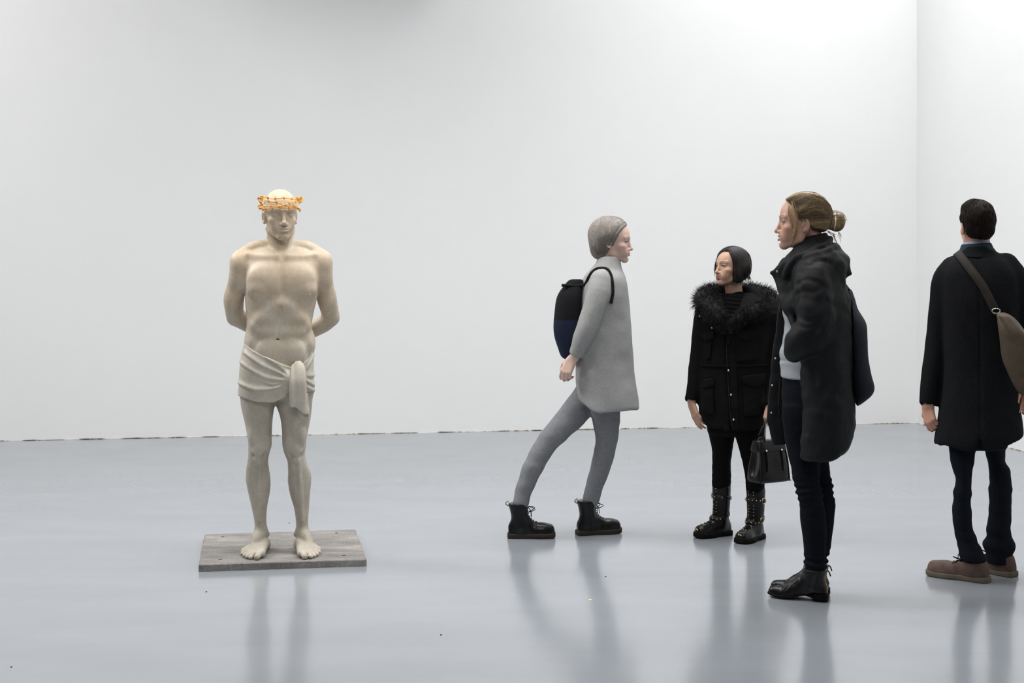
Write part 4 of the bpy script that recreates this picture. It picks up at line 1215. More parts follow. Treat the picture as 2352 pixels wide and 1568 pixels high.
    c.disp(lambda P: (0.006 * np.exp(-((P[:, 0] - np.interp(P[:, 2], zc[zi, 2], zc[zi, 0])) / 0.006) ** 2) * (P[:, 1] < -0.05)).astype(np.float32))
    sdf_obj('parka', c, 0.0052, M_BLACKCLOTH, root)
    for nm, poly, th in (('pocket', [(1689, 770), (1738, 770), (1739, 826), (1691, 829)], 0.010), ('pocket_flap', [(1686, 757), (1741, 757), (1741, 774), (1714, 783), (1688, 773)], 0.016),
                         ('pocket', [(1614, 772), (1637, 770), (1631, 824), (1621, 826)], 0.010), ('pocket_flap', [(1610, 768), (1640, 760), (1640, 777), (1622, 785), (1611, 778)], 0.016),
                         ('pocket', [(1706, 880), (1756, 878), (1757, 952), (1709, 955)], 0.012), ('pocket_flap', [(1703, 862), (1758, 858), (1758, 880), (1733, 888), (1705, 879)], 0.018),
                         ('pocket', [(1608, 886), (1638, 884), (1640, 950), (1612, 948)], 0.012), ('pocket_flap', [(1614, 873), (1640, 866), (1640, 884), (1622, 891), (1614, 889)], 0.018),
                         ('zip_placket', [(1676, 760), (1690, 760), (1697, 986), (1680, 987)], 0.009), ('waist_seam', [(1612, 838), (1764, 836), (1764, 841), (1612, 843)], 0.008),
                         ('lapel', [(1690, 725), (1738, 706), (1742, 716), (1712, 738), (1690, 756), (1676, 790), (1669, 790), (1672, 752)], 0.018)):
        applique(nm, c, G, poly, th, M_BLACKCLOTH, root, h=0.0045)
    # zipper teeth
    zp = [front_hit(c, G, zx(v) + 2, v)[0] + A3(0, -0.004, 0) for v in range(792, 984, 8)]
    V, Fc, _ = tubes([np.array(zp)], 0.0022, 6, False); build_mesh('zipper', V, Fc, mat_simple('dull_bronze_zip', srgb(70, 62, 52), 0.4, 0.5, 0.8), root)
    hits = [front_hit(c, G, x, y) for x, y in ((1673, 850), (1679, 906), (1685, 963), (1635, 752), (1607, 725))]
    discs('snap', [h_[0] - A3(0, 0.012, 0) for h_ in hits], [nrm(h_[1] * A3(1, 1, 0.2) + A3(0, -0.3, 0)) for h_ in hits], 0.0062, M_STEEL, root, 0.002, 10)
    # ---- fur trim of the hood
    fpts = [pr(1676, 760, -0.165, 0.016), pr(1660, 738, -0.16, 0.030), pr(1636, 712, -0.13, 0.043), pr(1618, 692, -0.06, 0.048), pr(1630, 676, 0.04, 0.045), pr(1660, 672, 0.11, 0.045), pr(1700, 672, 0.13, 0.045), pr(1742, 676, 0.08, 0.045),
            pr(1770, 692, -0.01, 0.046), pr(1764, 708, -0.09, 0.042), pr(1735, 714, -0.135, 0.036), pr(1705, 728, -0.155, 0.028), pr(1684, 752, -0.168, 0.014)]
    f = SDF(); f.tube(fpts, 0.0); wf = Waves(8, 90, 7); f.disp(lambda P: (0.006 * wf(P)).astype(np.float32))
    M_FUR = mat_attr('black_fur', 0.75, 0.3, 0.1)
    fv = lambda V: np.repeat(np.array(srgb(12, 12, 13))[None], len(V), 0)
    fo = sdf_obj('fur_trim', f, 0.007, M_FUR, root, colors=fv)
    dense = catmull(fpts, 400); rs = np.random.RandomState(4); paths = []; cols = []
    tg = np.gradient(dense[:, :3], axis=0); tg /= np.linalg.norm(tg, axis=1, keepdims=True)
    for i in range(15000):
        k = rs.randint(400); n_ = rs.normal(size=3); n_ -= tg[k] * (n_ @ tg[k]); n_ /= np.linalg.norm(n_)
        b = dense[k, :3] + n_ * dense[k, 3] * 0.85
        L = (0.020 + 0.034 * rs.rand() ** 2) * (0.4 + dense[k, 3] / 0.048 * 0.6)
        d = nrm(n_ + 0.45 * rs.normal(size=3) + 0.35 * np.sin(np.array([k * 0.21, k * 0.13 + 1, k * 0.17 + 2])))
        paths.append(np.array([b, b + d * L * 0.5, b + d * L + A3(0, 0, -0.15 * L)])); g = 9 + 17 * rs.rand() ** 2; cols.append(srgb(g, g, g + 1))
    strands('fur_strands', paths, 0.0009, cols, M_FUR, root)
    # hood lying on the back
    hd = SDF(); hd.ell(p(1715, 695, 0.14), (0.16, 0.075, 0.07), 0.0); hd.tube([pr(1696, 664, 0.085, 0.022), pr(1718, 668, 0.06, 0.03), pr(1738, 684, 0.02, 0.036), pr(1752, 700, -0.02, 0.03)], 0.02); hd.ell(p(1764, 686, 0.06), (0.035, 0.06, 0.032), 0.02); hd.disp(lambda P: (0.004 * w1(P)).astype(np.float32))
    sdf_obj('hood', hd, 0.008, M_BLACKCLOTH, root)
    # ---- leggings
    l = SDF()
    l.loft(G.rows([(935, 1626, 1750, 0, 0.105, 0.12), (975, 1624, 1752, 0, 0.10, 0.12), (1000, 1628, 1748, 0, 0.08, 0.1)]), 0.0, kcap=0.03)
    l.loft(G.rows([(960, 1622, 1690, yL * 0.3, 0.085, 0.09), (995, 1627, 1688, yL * 0.5, 0.075, 0.085), (1030, 1634.5, 1683, yL * 0.7, 0.065, 0.07), (1066, 1636, 1678.5, yL * 0.9, 0.055, 0.056), (1095, 1635, 1680, yL, 0.052, 0.055), (1117, 1635.5, 1677, yL, 0.047, 0.047), (1126, 1638, 1674, yL, 0.041, 0.041), (1145, 1641, 1671, yL, 0.034, 0.034)]), 0.015, kcap=0.01)
    l.loft(G.rows([(960, 1687, 1757, yR * 0.3, 0.085, 0.09), (996, 1688, 1757, yR * 0.5, 0.075, 0.085), (1039, 1699.5, 1752, yR * 0.7, 0.065, 0.07), (1074, 1708, 1752, yR * 0.9, 0.055, 0.056), (1104, 1712, 1756, yR, 0.052, 0.055), (1124, 1713, 1756, yR, 0.047, 0.047), (1133, 1716, 1753, yR, 0.041, 0.041), (1150, 1719, 1750, yR, 0.034, 0.034)]), 0.015, kcap=0.01)
    wl = Waves(9, 70, 6, (0.4, 0.4, 1.6)); l.disp(lambda P: (0.0012 * wl(P)).astype(np.float32))
    sdf_obj('leggings', l, 0.006, M_LEGGING, root)
    # ---- boots: sheepskin-height shaft, studded straps, buckles and laces
    shaft = [(0, ty + 0.012, 0.06, 0.042), (0, ty, 0.11, 0.043), (0, ty - 0.006, 0.17, 0.046), (0, ty - 0.006, 0.235, 0.049), (0, ty - 0.006, 0.262, 0.050)]
    up = shoe_upper(L_, W_, 0.024, 0.045, 0.095, shaft, 0.62)
    up.cut(lambda P: P[:, 2] - 0.268, 0.003)
    up.cap((0, ty - 0.006, 0.268), (0, ty - 0.006, 0.32), 0.044, 0.044, 0.002, 's')
    wb = Waves(12, 75, 6); up.disp(lambda P: (0.0011 * wb(P) + 0.0018 * np.exp(-((P[:, 1] - 0.205) / 0.004) ** 2) * (P[:, 2] < 0.08)).astype(np.float32))
    def boot(H, ang, side):
        b = sdf_obj('boot', up, 0.0042, M_LEATHER, root)
        b.location = H; b.rotation_euler = (0, 0, ang)
        so = shoe_sole(L_, W_, 0.0, 0.027, grow=0.005, toe_w=0.62); 
        so.disp(lambda P: np.where((P[:, 2] < 0.016), 0.0012 * np.sign(np.sin(P[:, 1] * 520)), 0).astype(np.float32) * (np.abs(P[:, 0]) > 0.02))
        sdf_obj('sole', so, 0.004, M_RUBBER, b)
        def ring(z, r, tilt=0.0, n=40, dy=0.0):
            a = np.linspace(0, 2 * math.pi, n)
            return np.stack([np.cos(a) * r, ty + dy + np.sin(a) * r, z + tilt * np.sin(a) * r], 1)
        for z, tilt, rr, dy in ((0.205, 0.12, 0.054, -0.006), (0.105, -0.30, 0.052, 0.004)):
            q = snap(up, ring(z, rr, tilt, 36, dy).astype(np.float32), 0.002, 3)
            V = np.concatenate([q + A3(0, 0, -0.010), q + A3(0, 0, 0.010), q * A3(1, 1, 1) + (q - A3(0, ty, 0)) * A3(0.07, 0.07, 0) + A3(0, 0, 0.009), q + (q - A3(0, ty, 0)) * A3(0.07, 0.07, 0) + A3(0, 0, -0.009)])
            n = len(q); i = np.arange(n - 1)
            build_mesh('strap', V, np.concatenate([np.stack([a * n + i, a * n + i + 1, bb * n + i + 1, bb * n + i], 1) for a, bb in ((0, 3), (3, 2), (2, 1))]), M_LEATHER, b)
            # studs along the front of the strap, buckle on the outside
            pts = []; nn = []
            for a in (0.55, 0.95, 1.35, 1.75, 2.15, 2.55):
                aa = a if side > 0 else a
                v = np.array([[math.cos(aa) * rr, ty + dy + math.sin(aa) * rr, z + tilt * math.sin(aa) * rr]], np.float32)
                h_ = snap(up, v, 0.0065, 3)[0]; pts.append(h_); nn.append(nrm(np.array([math.cos(aa), math.sin(aa), 0.0])))
            discs('stud', pts, nn, 0.0036, M_BRASS, b, 0.0016, 8)
            v = snap(up, np.array([[side * rr, ty + dy + 0.012, z + 0.002]], np.float32), 0.008, 3)[0]
            e = [(-0.012, -0.014), (0.012, -0.014), (0.012, 0.014), (-0.012, 0.014), (-0.012, -0.014)]
            V, Fc, _ = tubes([np.array([[v[0], v[1] + y_, v[2] + z_] for y_, z_ in e])], 0.0021, 6, False)
            build_mesh('buckle', V, Fc, M_BRASS, b)
        pts = []; nn = []
        for z in (0.252, 0.236, 0.180, 0.164, 0.148, 0.132):
            for x in (-0.016, 0.020):
                v = np.array([[x, ty + 0.05, z]], np.float32); h_ = snap(up, v, 0.001, 4)[0]; pts.append(h_); nn.append(nrm(grad(up, h_[None])[0]))
        for y, zz in ((0.215, 0.07), (0.235, 0.065), (0.225, 0.068), (0.19, 0.08)):
            for x in (-0.022, -0.010, 0.004, 0.018):
                v = np.array([[x, y, zz]], np.float32); h_ = snap(up, v, 0.001, 4)[0]; pts.append(h_); nn.append(nrm(grad(up, h_[None])[0] * A3(1, 1, 0.9)))
        discs('stud', pts, nn, 0.0030, M_BRASS, b, 0.0014, 7)
        lace = []
        for i, (y, z) in enumerate([(0.165, 0.083), (0.15, 0.094), (0.137, 0.107), (0.128, 0.122), (0.124, 0.14), (0.121, 0.158), (0.12, 0.176)]):
            x = 0.017 * (-1) ** i
            v = snap(up, np.array([[-x, y, z], [0, y + 0.005, z + 0.002], [x, y - 0.003, z + 0.004]], np.float32), 0.002, 4); lace.append(v)
        V, Fc, _ = tubes(lace, 0.0022, 5, False); build_mesh('laces', V, Fc, M_RUBBER, b)
        return b
    boot(HL, DL, 1); boot(HR, DR, -1)

    # ---- handbag held in her left hand
    bc = p(1765, 1058, -0.20); th = math.radians(36)
    bag = empty('handbag', tuple(bc[:2] @ np.array([[G.ex[0], G.ex[1]], [G.ey[0], G.ey[1]]]) + G.O[:2]) + (0.0,), -G.t + th)
    tag(bag, 'black leather handbag with two handles hanging from the parka woman\'s hand', 'handbag')
    z0 = float(p(1770, 1105, -0.2)[2]); z1 = float(p(1770, 1010, -0.2)[2])
    b = SDF(); hw, hd_ = 0.098, 0.060
    b.loft([(z0, 0, 0, hw, hd_, hd_), (z0 + 0.02, 0, 0, hw * 1.02, hd_ * 1.03, hd_ * 1.03), ((z0 + z1) / 2, 0, 0, hw * 0.93, hd_ * 0.9, hd_ * 0.9), (z1 - 0.03, 0, 0, hw * 0.86, hd_ * 0.62, hd_ * 0.62), (z1, 0, 0, hw * 0.82, hd_ * 0.40, hd_ * 0.40)], 0.0, kcap=0.010, n=6)
    b.ell((-hw * 1.03, 0, (z0 + z1) / 2 + 0.02), (0.022, 0.035, 0.085), 0.02, 's'); b.ell((hw * 1.03, 0, (z0 + z1) / 2 + 0.02), (0.022, 0.035, 0.085), 0.02, 's')
    wbg = Waves(31, 40, 6); b.disp(lambda P: (0.0016 * wbg(P)).astype(np.float32))
    sdf_obj('bag_body', b, 0.0042, M_LEATHER, bag)
    fl = SDF(); fl.loft([(z1 - 0.055, 0, 0, hw * 0.90, hd_ * 0.76, hd_ * 0.76), (z1 - 0.02, 0, 0, hw * 0.86, hd_ * 0.58, hd_ * 0.58), (z1 + 0.003, 0, 0, hw * 0.84, hd_ * 0.42, hd_ * 0.42)], 0.0, kcap=0.006, n=6, grow=0.003)
    sdf_obj('bag_flap', fl, 0.0045, M_LEATHER, bag)
    for sx in (-1, 1):
        for y in (-1,):
            V, Fc, _ = tubes([np.array([[sx * 0.048, -hd_ * 0.78, z1 - 0.052], [sx * 0.048, -hd_ * 0.95, z0 + 0.1], [sx * 0.050, -hd_ * 1.0, z0 + 0.06]])], 0.006, 6, False)
            build_mesh('tab', V, Fc, M_LEATHER, bag)
    discs('stud', [A3(x, -hd_ * 0.74 - 0.006, z1 - 0.048) for x in (-0.048, 0.048)], [A3(0, -1, 0.2)] * 2, 0.0055, M_STEEL, bag, 0.002, 10)
    pc = []
    for sx, sy in ((-1, -1), (1, -1)):
        pc.append(np.array([[sx * hw * k, -hd_ * k2, z] for z, k, k2 in ((z0 + 0.004, 0.93, 0.95), ((z0 + z1) / 2, 0.86, 0.83), (z1 - 0.03, 0.79, 0.58))]))
    V, Fc, _ = tubes(pc + [np.array([[-hw * 0.97, -hd_ * 0.98, z0 + 0.008], [hw * 0.97, -hd_ * 0.98, z0 + 0.008]])], 0.0032, 6, False); build_mesh('piping', V, Fc, M_LEATHER, bag)
    hand = p(1764, 966, -0.175); hz_ = float(hand[2]) + 0.006
    # the hand point in the bag's frame
    d2 = (hand - bc)[:2]; hx_, hy_ = d2[0] * math.cos(th) + d2[1] * math.sin(th), -d2[0] * math.sin(th) + d2[1] * math.cos(th)
    for y in (-1, 1):
        a = np.array([[-0.040, y * hd_ * 0.5, z1 - 0.03], [-0.042, y * hd_ * 0.42, z1 + 0.02], [hx_ - 0.016, hy_ + y * 0.004, hz_ - 0.014], [hx_, hy_ + y * 0.004, hz_], [hx_ + 0.016, hy_ + y * 0.004, hz_ - 0.014], [0.042, y * hd_ * 0.42, z1 + 0.02], [0.040, y * hd_ * 0.5, z1 - 0.03]])
        V, Fc, _ = tubes([catmull(a, 40)], 0.0042, 7, False); build_mesh('handle', V, Fc, M_LEATHER, bag)
    for sx in (-1, 1):
        V, Fc, _ = tubes([np.array([[sx * 0.066, 0.0, z1 - 0.01], [sx * 0.060, 0.0, z1 + 0.012], [sx * 0.02, 0.0, z1 + 0.016]])], 0.004, 5, False); build_mesh('closing_strap', V, Fc, M_LEATHER, bag)
build_parka_woman()
# ------------------------------------------------------------------ tall woman in a long padded coat
def build_tall_woman():
    G = Fig(1872, 6.42); p, pr = G.p, G.pr
    root = G.root('person')
    tag(root, 'tall woman in profile with a blonde bun, long black padded coat and ankle boots', 'person')
    R = frame(face_dir(87, 0.5)); o = p(1841, 509, -0.02); sc = 1.045
    Lb, Wb, ty = 0.262, 0.040, 0.068
    HN, DN, dN = shoe_place(G, (1764, 1369), (1905, 1381), Lb)
    HF, DF, dF = shoe_place(G, (1767, 1356), (1905, 1368), Lb)
    HN = p(1903, 1376, float(HN[1])) * A3(1, 1, 0); HF = p(1906, 1362, float(HF[1])) * A3(1, 1, 0)
    yN = float((HN + dN * ty)[1]); yF = float((HF + dF * ty)[1])
    hands = [((p(1858, 806, -0.15), frame(p(1880, 850, -0.12) - p(1858, 806, -0.15), (0, -1, 0.2))), dict(side=-1, curl=(0.3, 0.3, 0.35, 0.4), s=0.95)),
             ((p(1830, 850, 0.17), frame(p(1826, 900, 0.17) - p(1830, 850, 0.17), (0, 1, 0))), dict(side=1, curl=(0.3, 0.4, 0.4, 0.5), s=0.95))]
    tor = G.rows([(585, 1845, 1895, 0.0, 0.09, 0.09), (620, 1830, 1915, 0.0, 0.15, 0.15), (700, 1812, 1925, 0, 0.14, 0.14), (800, 1815, 1920, 0, 0.12, 0.12), (880, 1812, 1935, 0, 0.14, 0.14), (930, 1815, 1935, 0, 0.13, 0.13)])
    s = person_body(G, (R, o), [pr(1856, 520, 0.0, 0.05), pr(1866, 560, 0, 0.05), pr(1876, 600, 0, 0.06)], tor,
                    [[pr(1872, 625, -0.15, 0.05), pr(1876, 738, -0.21, 0.042), pr(1856, 800, -0.165, 0.026)], [pr(1872, 625, 0.15, 0.05), pr(1880, 740, 0.2, 0.042), pr(1832, 845, 0.17, 0.028)]], hands,
                    [[pr(1858, 900, -0.05, 0.06), pr(1850, 1005, yN * 0.6, 0.045), pr(1857, 1120, yN, 0.036), pr(1871, 1240, yN, 0.03), pr(1874, 1320, yN, 0.026)], [pr(1866, 900, 0.06, 0.06), pr(1864, 1005, yF * 0.6, 0.045), pr(1875, 1110, yF, 0.036), pr(1882, 1200, yF, 0.03), pr(1880, 1310, yF, 0.026)]], 'f', 0.4, sc)
    cf = skin_colors(R, o, sc, srgb(182, 144, 126), srgb(152, 84, 80), srgb(86, 64, 46), mouth=0.4, blush=0.5)
    body_obj(root, s, (R, o), sc, hands, cf, M_SKIN)
    eyeballs(root, R, o, sc, srgb(58, 66, 72))
    # ---- hair swept back into a bun
    W = lambda Q: np.asarray(Q) * sc @ R.T + o
    h = SDF()
    h.ell((0, -0.016, 0.037), (0.0815, 0.1045, 0.0885), 0.0)
    h.ell((0, -0.075, 0.01), (0.055, 0.045, 0.055), 0.03)
    yz = ([-0.13, -0.085, -0.045, -0.034, -0.018, 0.004, 0.014, 0.028, 0.045, 0.063, 0.085], [-0.046, -0.044, -0.038, -0.026, -0.002, -0.003, 0.006, 0.045, 0.068, 0.087, 0.112])
    h.cut(lambda P: np.interp(P[:, 1], *yz) - P[:, 2], 0.007)
    bunc = (np.asarray(p(1923, 512, -0.005)) - o) @ R / sc
    rs = np.random.RandomState(9)
    dark = np.array(srgb(82, 64, 44)); light = np.array(srgb(206, 178, 130))
    w1 = Waves(3, 170, 6, (1, 0.25, 1)); h.disp(lambda P: (0.0014 * w1(P)).astype(np.float32))
    V, Q = polygonize(h, 0.0032)
    build_mesh('hair', W(V), Q, M_HAIR, root, True, np.repeat(dark[None] * 0.8, len(V), 0))
    b = SDF(); b.ell(bunc, (0.030, 0.024, 0.031), 0.0); b.ell(bunc + A3(0.006, -0.006, 0.014), (0.024, 0.020, 0.02), 0.008)
    b.tube([(*(bunc * 0.45 + A3(0, -0.10, 0.0) * 0.55), 0.028), (*bunc, 0.022)], 0.012)
    wb = Waves(14, 220, 6); b.disp(lambda P: (0.0022 * wb(P)).astype(np.float32))
    V, Q = polygonize(b, 0.003)
    bun = build_mesh('hair_bun', W(V), Q, M_HAIR, root, True, np.repeat(dark[None] * 0.55 + light[None] * 0.3, len(V), 0))
    # hair tie
    a = np.linspace(0, 2 * math.pi, 30); ax_ = nrm(bunc - A3(0, -0.09, 0.0)); u = nrm(np.cross(ax_, (1, 0, 0))); v = np.cross(ax_, u)
    cen = bunc * 0.72 + A3(0, -0.10, 0.0) * 0.28
    V, Fc, _ = tubes([W(cen + 0.0315 * (np.cos(a)[:, None] * u + np.sin(a)[:, None] * v))], 0.0034, 7, False); build_mesh('hair_tie', V, Fc, mat_simple('pale_hair_tie', srgb(214, 200, 172), 0.6), root)
    st = []; en = []; bw = []; cols = []
    knot = bunc * 0.55 + A3(0, -0.10, 0.0) * 0.45
    for i in range(2600):
        side = -1 if rs.rand() < 0.72 else 1
        y = rs.uniform(-0.095, 0.080); z = float(np.interp(y, *yz)) + 0.002
        if rs.rand() < 0.5:    # start along the top and crown
            y = rs.uniform(-0.02, 0.07); z = rs.uniform(max(0.03, float(np.interp(y, *yz))), 0.118)
        x = side * 0.08 * math.sqrt(max(0.0, 1 - ((y + 0.016) / 0.106) ** 2) * max(0.0, 1 - (max(0, z - 0.037) / 0.09) ** 2))
        st.append((x, y, z)); en.append(knot + rs.normal(size=3) * 0.009 * A3(1, 0.5, 1)); up = 0.028 + 0.03 * rs.rand()
        bw.append((side * 0.012, -0.01, up * (0.25 if z < 0.03 else 1.0)))
        k = rs.rand(); streak = 0.5 + 0.5 * math.sin(z * 120 + y * 45 + 2 * math.sin(y * 70))
        f = np.clip(-0.05 + 0.75 * streak ** 2 * (0.4 + 0.6 * k) + (0.3 if rs.rand() < 0.12 else 0), 0, 1); cols.append((dark * (1 - f) + light * f) * (0.7 + 0.5 * rs.rand()))
    for i in range(700):    # nape, combed up and back
        side = -1 if rs.rand() < 0.7 else 1; y = rs.uniform(-0.105, -0.03); z = float(np.interp(y, *yz)) + rs.uniform(-0.004, 0.03)
        x = side * 0.075 * math.sqrt(max(0.02, 1 - ((y + 0.016) / 0.106) ** 2))
        st.append((x, y, z)); en.append(knot + rs.normal(size=3) * 0.009 * A3(1, 0.5, 1)); bw.append((side * 0.010, -0.006, -0.006))
        f = np.clip(0.1 + 0.5 * rs.rand() ** 2, 0, 1); cols.append((dark * (1 - f) + light * f) * (0.6 + 0.4 * rs.rand()))
    paths = surf_paths(h, st, en, 14, 0.0014, bw, 0.0012, 5)
    strands('hair_strands', [W(q) for q in paths], 0.0010, cols, M_HAIR, root)
    # strands wound round the bun, and loose wisps
    pb = []; cb = []
    for i in range(330):
        a0 = rs.uniform(0, 6.28); ln = rs.uniform(1.4, 3.2); rr = rs.uniform(0.5, 1.05); tilt = nrm(rs.normal(size=3) * 0.16 + np.array([0.9, -0.15, 0.25]))
        u2 = nrm(np.cross(tilt, (0.3, 0.1, 1))); v2 = np.cross(tilt, u2); t = np.linspace(a0, a0 + ln, 10)
        q = bunc + rs.normal(size=3) * 0.007 + 0.034 * rr * (np.cos(t)[:, None] * u2 + np.sin(t)[:, None] * v2)
        pb.append(snap(b, q.astype(np.float32), 0.0012 + 0.002 * rs.rand(), 3)); f = rs.rand() ** 1.3; cb.append((dark * (1 - f) + light * f) * (0.75 + 0.4 * rs.rand()))
    strands('bun_strands', [W(q) for q in pb], 0.0011, cb, M_HAIR, bun)
    wi = []; cw = []
    PX = lambda L: catmull(np.array([p(x, y, d) for x, y, d in L]), 22)
    locks = [[(1812, 470, -0.085), (1811, 490, -0.092), (1818, 515, -0.095), (1825, 527, -0.09), (1824, 545, -0.085), (1815, 560, -0.075)], [(1819, 462, -0.085), (1826, 482, -0.098), (1831, 500, -0.10), (1828, 522, -0.10), (1818, 548, -0.085)],
             [(1909, 489, -0.01), (1915, 486, -0.02), (1924, 489, -0.03), (1925, 498, -0.03)], [(1920, 488, 0), (1930, 489, -0.01), (1939, 497, -0.01), (1943, 506, 0), (1945, 515, 0)],
             [(1932, 505, 0), (1940, 506, 0), (1944, 502, 0)], [(1900, 531, 0), (1910, 537, 0.0), (1918, 540, 0)], [(1914, 537, 0), (1918, 552, 0), (1921, 562, 0.01), (1925, 567, 0.01)], [(1926, 533, 0), (1929, 542, 0), (1928, 551, 0)],
             [(1910, 500, -0.03), (1912, 490, -0.02), (1917, 486, -0.01), (1921, 492, 0)]]
    for L in locks:
        for k in range(5 if L is not locks[0] and L is not locks[1] else 9):
            q = PX(L); q = q + rs.normal(size=3) * 0.0022 + np.linspace(0, 1, len(q))[:, None] * rs.normal(size=3) * 0.005
            wi.append(q); f = 0.35 + 0.6 * rs.rand(); cw.append(dark * (1 - f) + light * f)
    strands('loose_hair', wi, 0.0010, cw, M_HAIR, root)
    # ---- sweater
    sw = SDF()
    sw.loft(G.rows([(640, 1808, 1900, 0, 0.14, 0.14), (705, 1797, 1915, 0, 0.15, 0.15), (745, 1802, 1915, 0, 0.145, 0.145), (785, 1796, 1915, 0, 0.14, 0.14), (822, 1790, 1918, 0, 0.145, 0.145), (845, 1793, 1920, 0, 0.15, 0.15), (866, 1794, 1925, 0, 0.152, 0.152)]), 0.0, kcap=0.006)
    ww = Waves(41, 60, 6, (0.5, 0.5, 1.6)); zh = float(p(1800, 829, -0.1)[2])
    sw.disp(lambda P: (0.0022 * ww(P) + 0.004 * np.exp(-((P[:, 2] - zh) / 0.006) ** 2)).astype(np.float32))
    sdf_obj('sweater', sw, 0.006, mat_simple('grey_knit', srgb(150, 153, 157), 0.95, 0.15, 0, 0.12, 120, (1, 1, 2.5), 0.5, 260, 0.001), root)
    # ---- coat
    c = SDF()
    rows = G.rows([(572, 1822, 1920, 0, 0.13, 0.13), (592, 1816, 1928, 0, 0.175, 0.175), (625, 1806, 1938, 0, 0.205, 0.205), (675, 1803, 1950, 0, 0.215, 0.21), (740, 1812, 1958, 0, 0.21, 0.21), (830, 1828, 1960, 0, 0.215, 0.21), (900, 1829, 1962, 0, 0.225, 0.215),
                   (965, 1827, 1967, 0, 0.23, 0.22), (1010, 1822, 1966, 0, 0.23, 0.22), (1060, 1821, 1960, 0, 0.22, 0.21)])
    bx = np.array([float(p(v, 1040, -0.1)[0]) for v in (1815, 1828, 1884, 1906, 1924, 1940, 1952, 1962, 1970)]); bz = np.array([float(p(1880, v, -0.1)[2]) for v in (1054, 1056, 1054.5, 1051, 1045, 1038, 1028, 1008, 990)])
    c.loft(rows, 0.0, kcap=0.03, n=2.2, bot=lambda P: np.interp(P[:, 0], bx, bz))
    # open front: a slot where the coat hangs away from the body, on her right of centre
    c.loft(G.rows([(600, 1790, 1880, 0.05, 0.15, 0.12), (680, 1780, 1890, 0.05, 0.17, 0.12), (800, 1776, 1900, 0.05, 0.18, 0.12), (900, 1770, 1905, 0.05, 0.19, 0.12), (1000, 1770, 1910, 0.05, 0.2, 0.12), (1110, 1770, 1915, 0.05, 0.2, 0.12)]), 0.01, 's')
    # collar, standing open, and the lapel
    col_rows = G.rows([(528, 1852, 1900, 0.0, 0.075, 0.08), (545, 1836, 1905, 0.0, 0.085, 0.09), (562, 1820, 1912, 0, 0.098, 0.10), (582, 1806, 1920, 0, 0.115, 0.12), (604, 1790, 1924, 0, 0.13, 0.13), (618, 1782, 1922, 0, 0.12, 0.13), (640, 1790, 1915, 0, 0.10, 0.12)])
    tx = np.array([float(p(v, 550, 0)[0]) for v in (1770, 1785, 1822, 1850, 1880, 1899, 1915)]); tz = np.array([float(p(1850, v, 0)[2]) for v in (618, 606, 556, 545, 535, 531.5, 534)])
    c.loft(col_rows, 0.02, kcap=0.012, top=lambda P: np.interp(P[:, 0], tx, tz))
    c.tube([pr(1852, 500, 0, 0.055), pr(1858, 560, 0, 0.056), pr(1862, 585, 0, 0.05)], 0.012, 's')
    c.tube([pr(1800, 560, 0, 0.05), pr(1832, 585, 0.0, 0.04), pr(1840, 640, 0.02, 0.03)], 0.02, 's')
    c.tube([pr(1806, 608, -0.10, 0.022), pr(1786, 618, -0.085, 0.014), pr(1773, 626, -0.075, 0.006)], 0.02)
    c.tube([pr(1774, 627, -0.075, 0.006), pr(1788, 655, -0.09, 0.012), pr(1799, 690, -0.13, 0.015), pr(1811, 718, -0.16, 0.014), pr(1824, 748, -0.195, 0.013), pr(1838, 780, -0.21, 0.012)], 0.02)
    c.tube([pr(1796, 630, -0.09, 0.024), pr(1806, 665, -0.11, 0.022), pr(1820, 705, -0.155, 0.018)], 0.03)
    # folded-over collar edge and the hood bunched on the back
    def edge(L, r, k=0.003, off=0.3):
        q = [front_hit(c, G, x, y)[0] for x, y in L]
        c.tube([(*(v + A3(0, r * off, 0)), r) for v in q], k, n=len(q) * 6)
    c.ell(p(1915, 566, 0.0), (0.018, 0.06, 0.014), 0.012)
    c.ell(p(1914, 612, 0.0), (0.070, 0.155, 0.068), 0.025)
    c.tube([pr(1905, 600, 0.0, 0.07), pr(1932, 618, -0.01, 0.045), pr(1950, 627, -0.02, 0.020), pr(1962, 632, -0.02, 0.006)], 0.02)
    c.tube([pr(1918, 630, -0.10, 0.035), pr(1927, 662, -0.085, 0.026), pr(1929, 690, -0.07, 0.010)], 0.008)
    c.tube([pr(1880, 588, -0.12, 0.02), pr(1908, 590, -0.11, 0.02), pr(1934, 594, -0.06, 0.022), pr(1940, 600, 0.0, 0.022)], 0.015)
    edge([(1906, 549), (1896, 560), (1874, 571), (1848, 585), (1828, 598), (1812, 614), (1803, 634)], 0.017, 0.002, 0.0)
    edge([(1914, 568), (1896, 577), (1872, 583), (1852, 592)], 0.014, 0.002, 0.0)
    edge([(1838, 612), (1832, 640), (1830, 672), (1832, 700)], 0.010, 0.002, 0.2)
    # near sleeve, hand in the pocket
    c.tube([pr(1872, 606, -0.13, 0.062), pr(1866, 640, -0.175, 0.074), pr(1868, 690, -0.205, 0.079), pr(1876, 738, -0.22, 0.080), pr(1862, 768, -0.225, 0.078), pr(1836, 787, -0.215, 0.066), pr(1824, 803, -0.195, 0.046), pr(1822, 812, -0.185, 0.038)], 0.018)
    c.tube([pr(1872, 615, 0.13, 0.065), pr(1880, 690, 0.19, 0.07), pr(1880, 760, 0.2, 0.065), pr(1850, 840, 0.18, 0.05)], 0.03)
    w1 = Waves(51, 32, 7, (1, 1, 0.8)); w2 = Waves(52, 80, 7, (0.8, 0.8, 1.4)); w3 = Waves(54, 150, 7)
    c.disp(lambda P: (0.0052 * w1(P) + 0.0024 * w2(P) + 0.0007 * w3(P)).astype(np.float32))
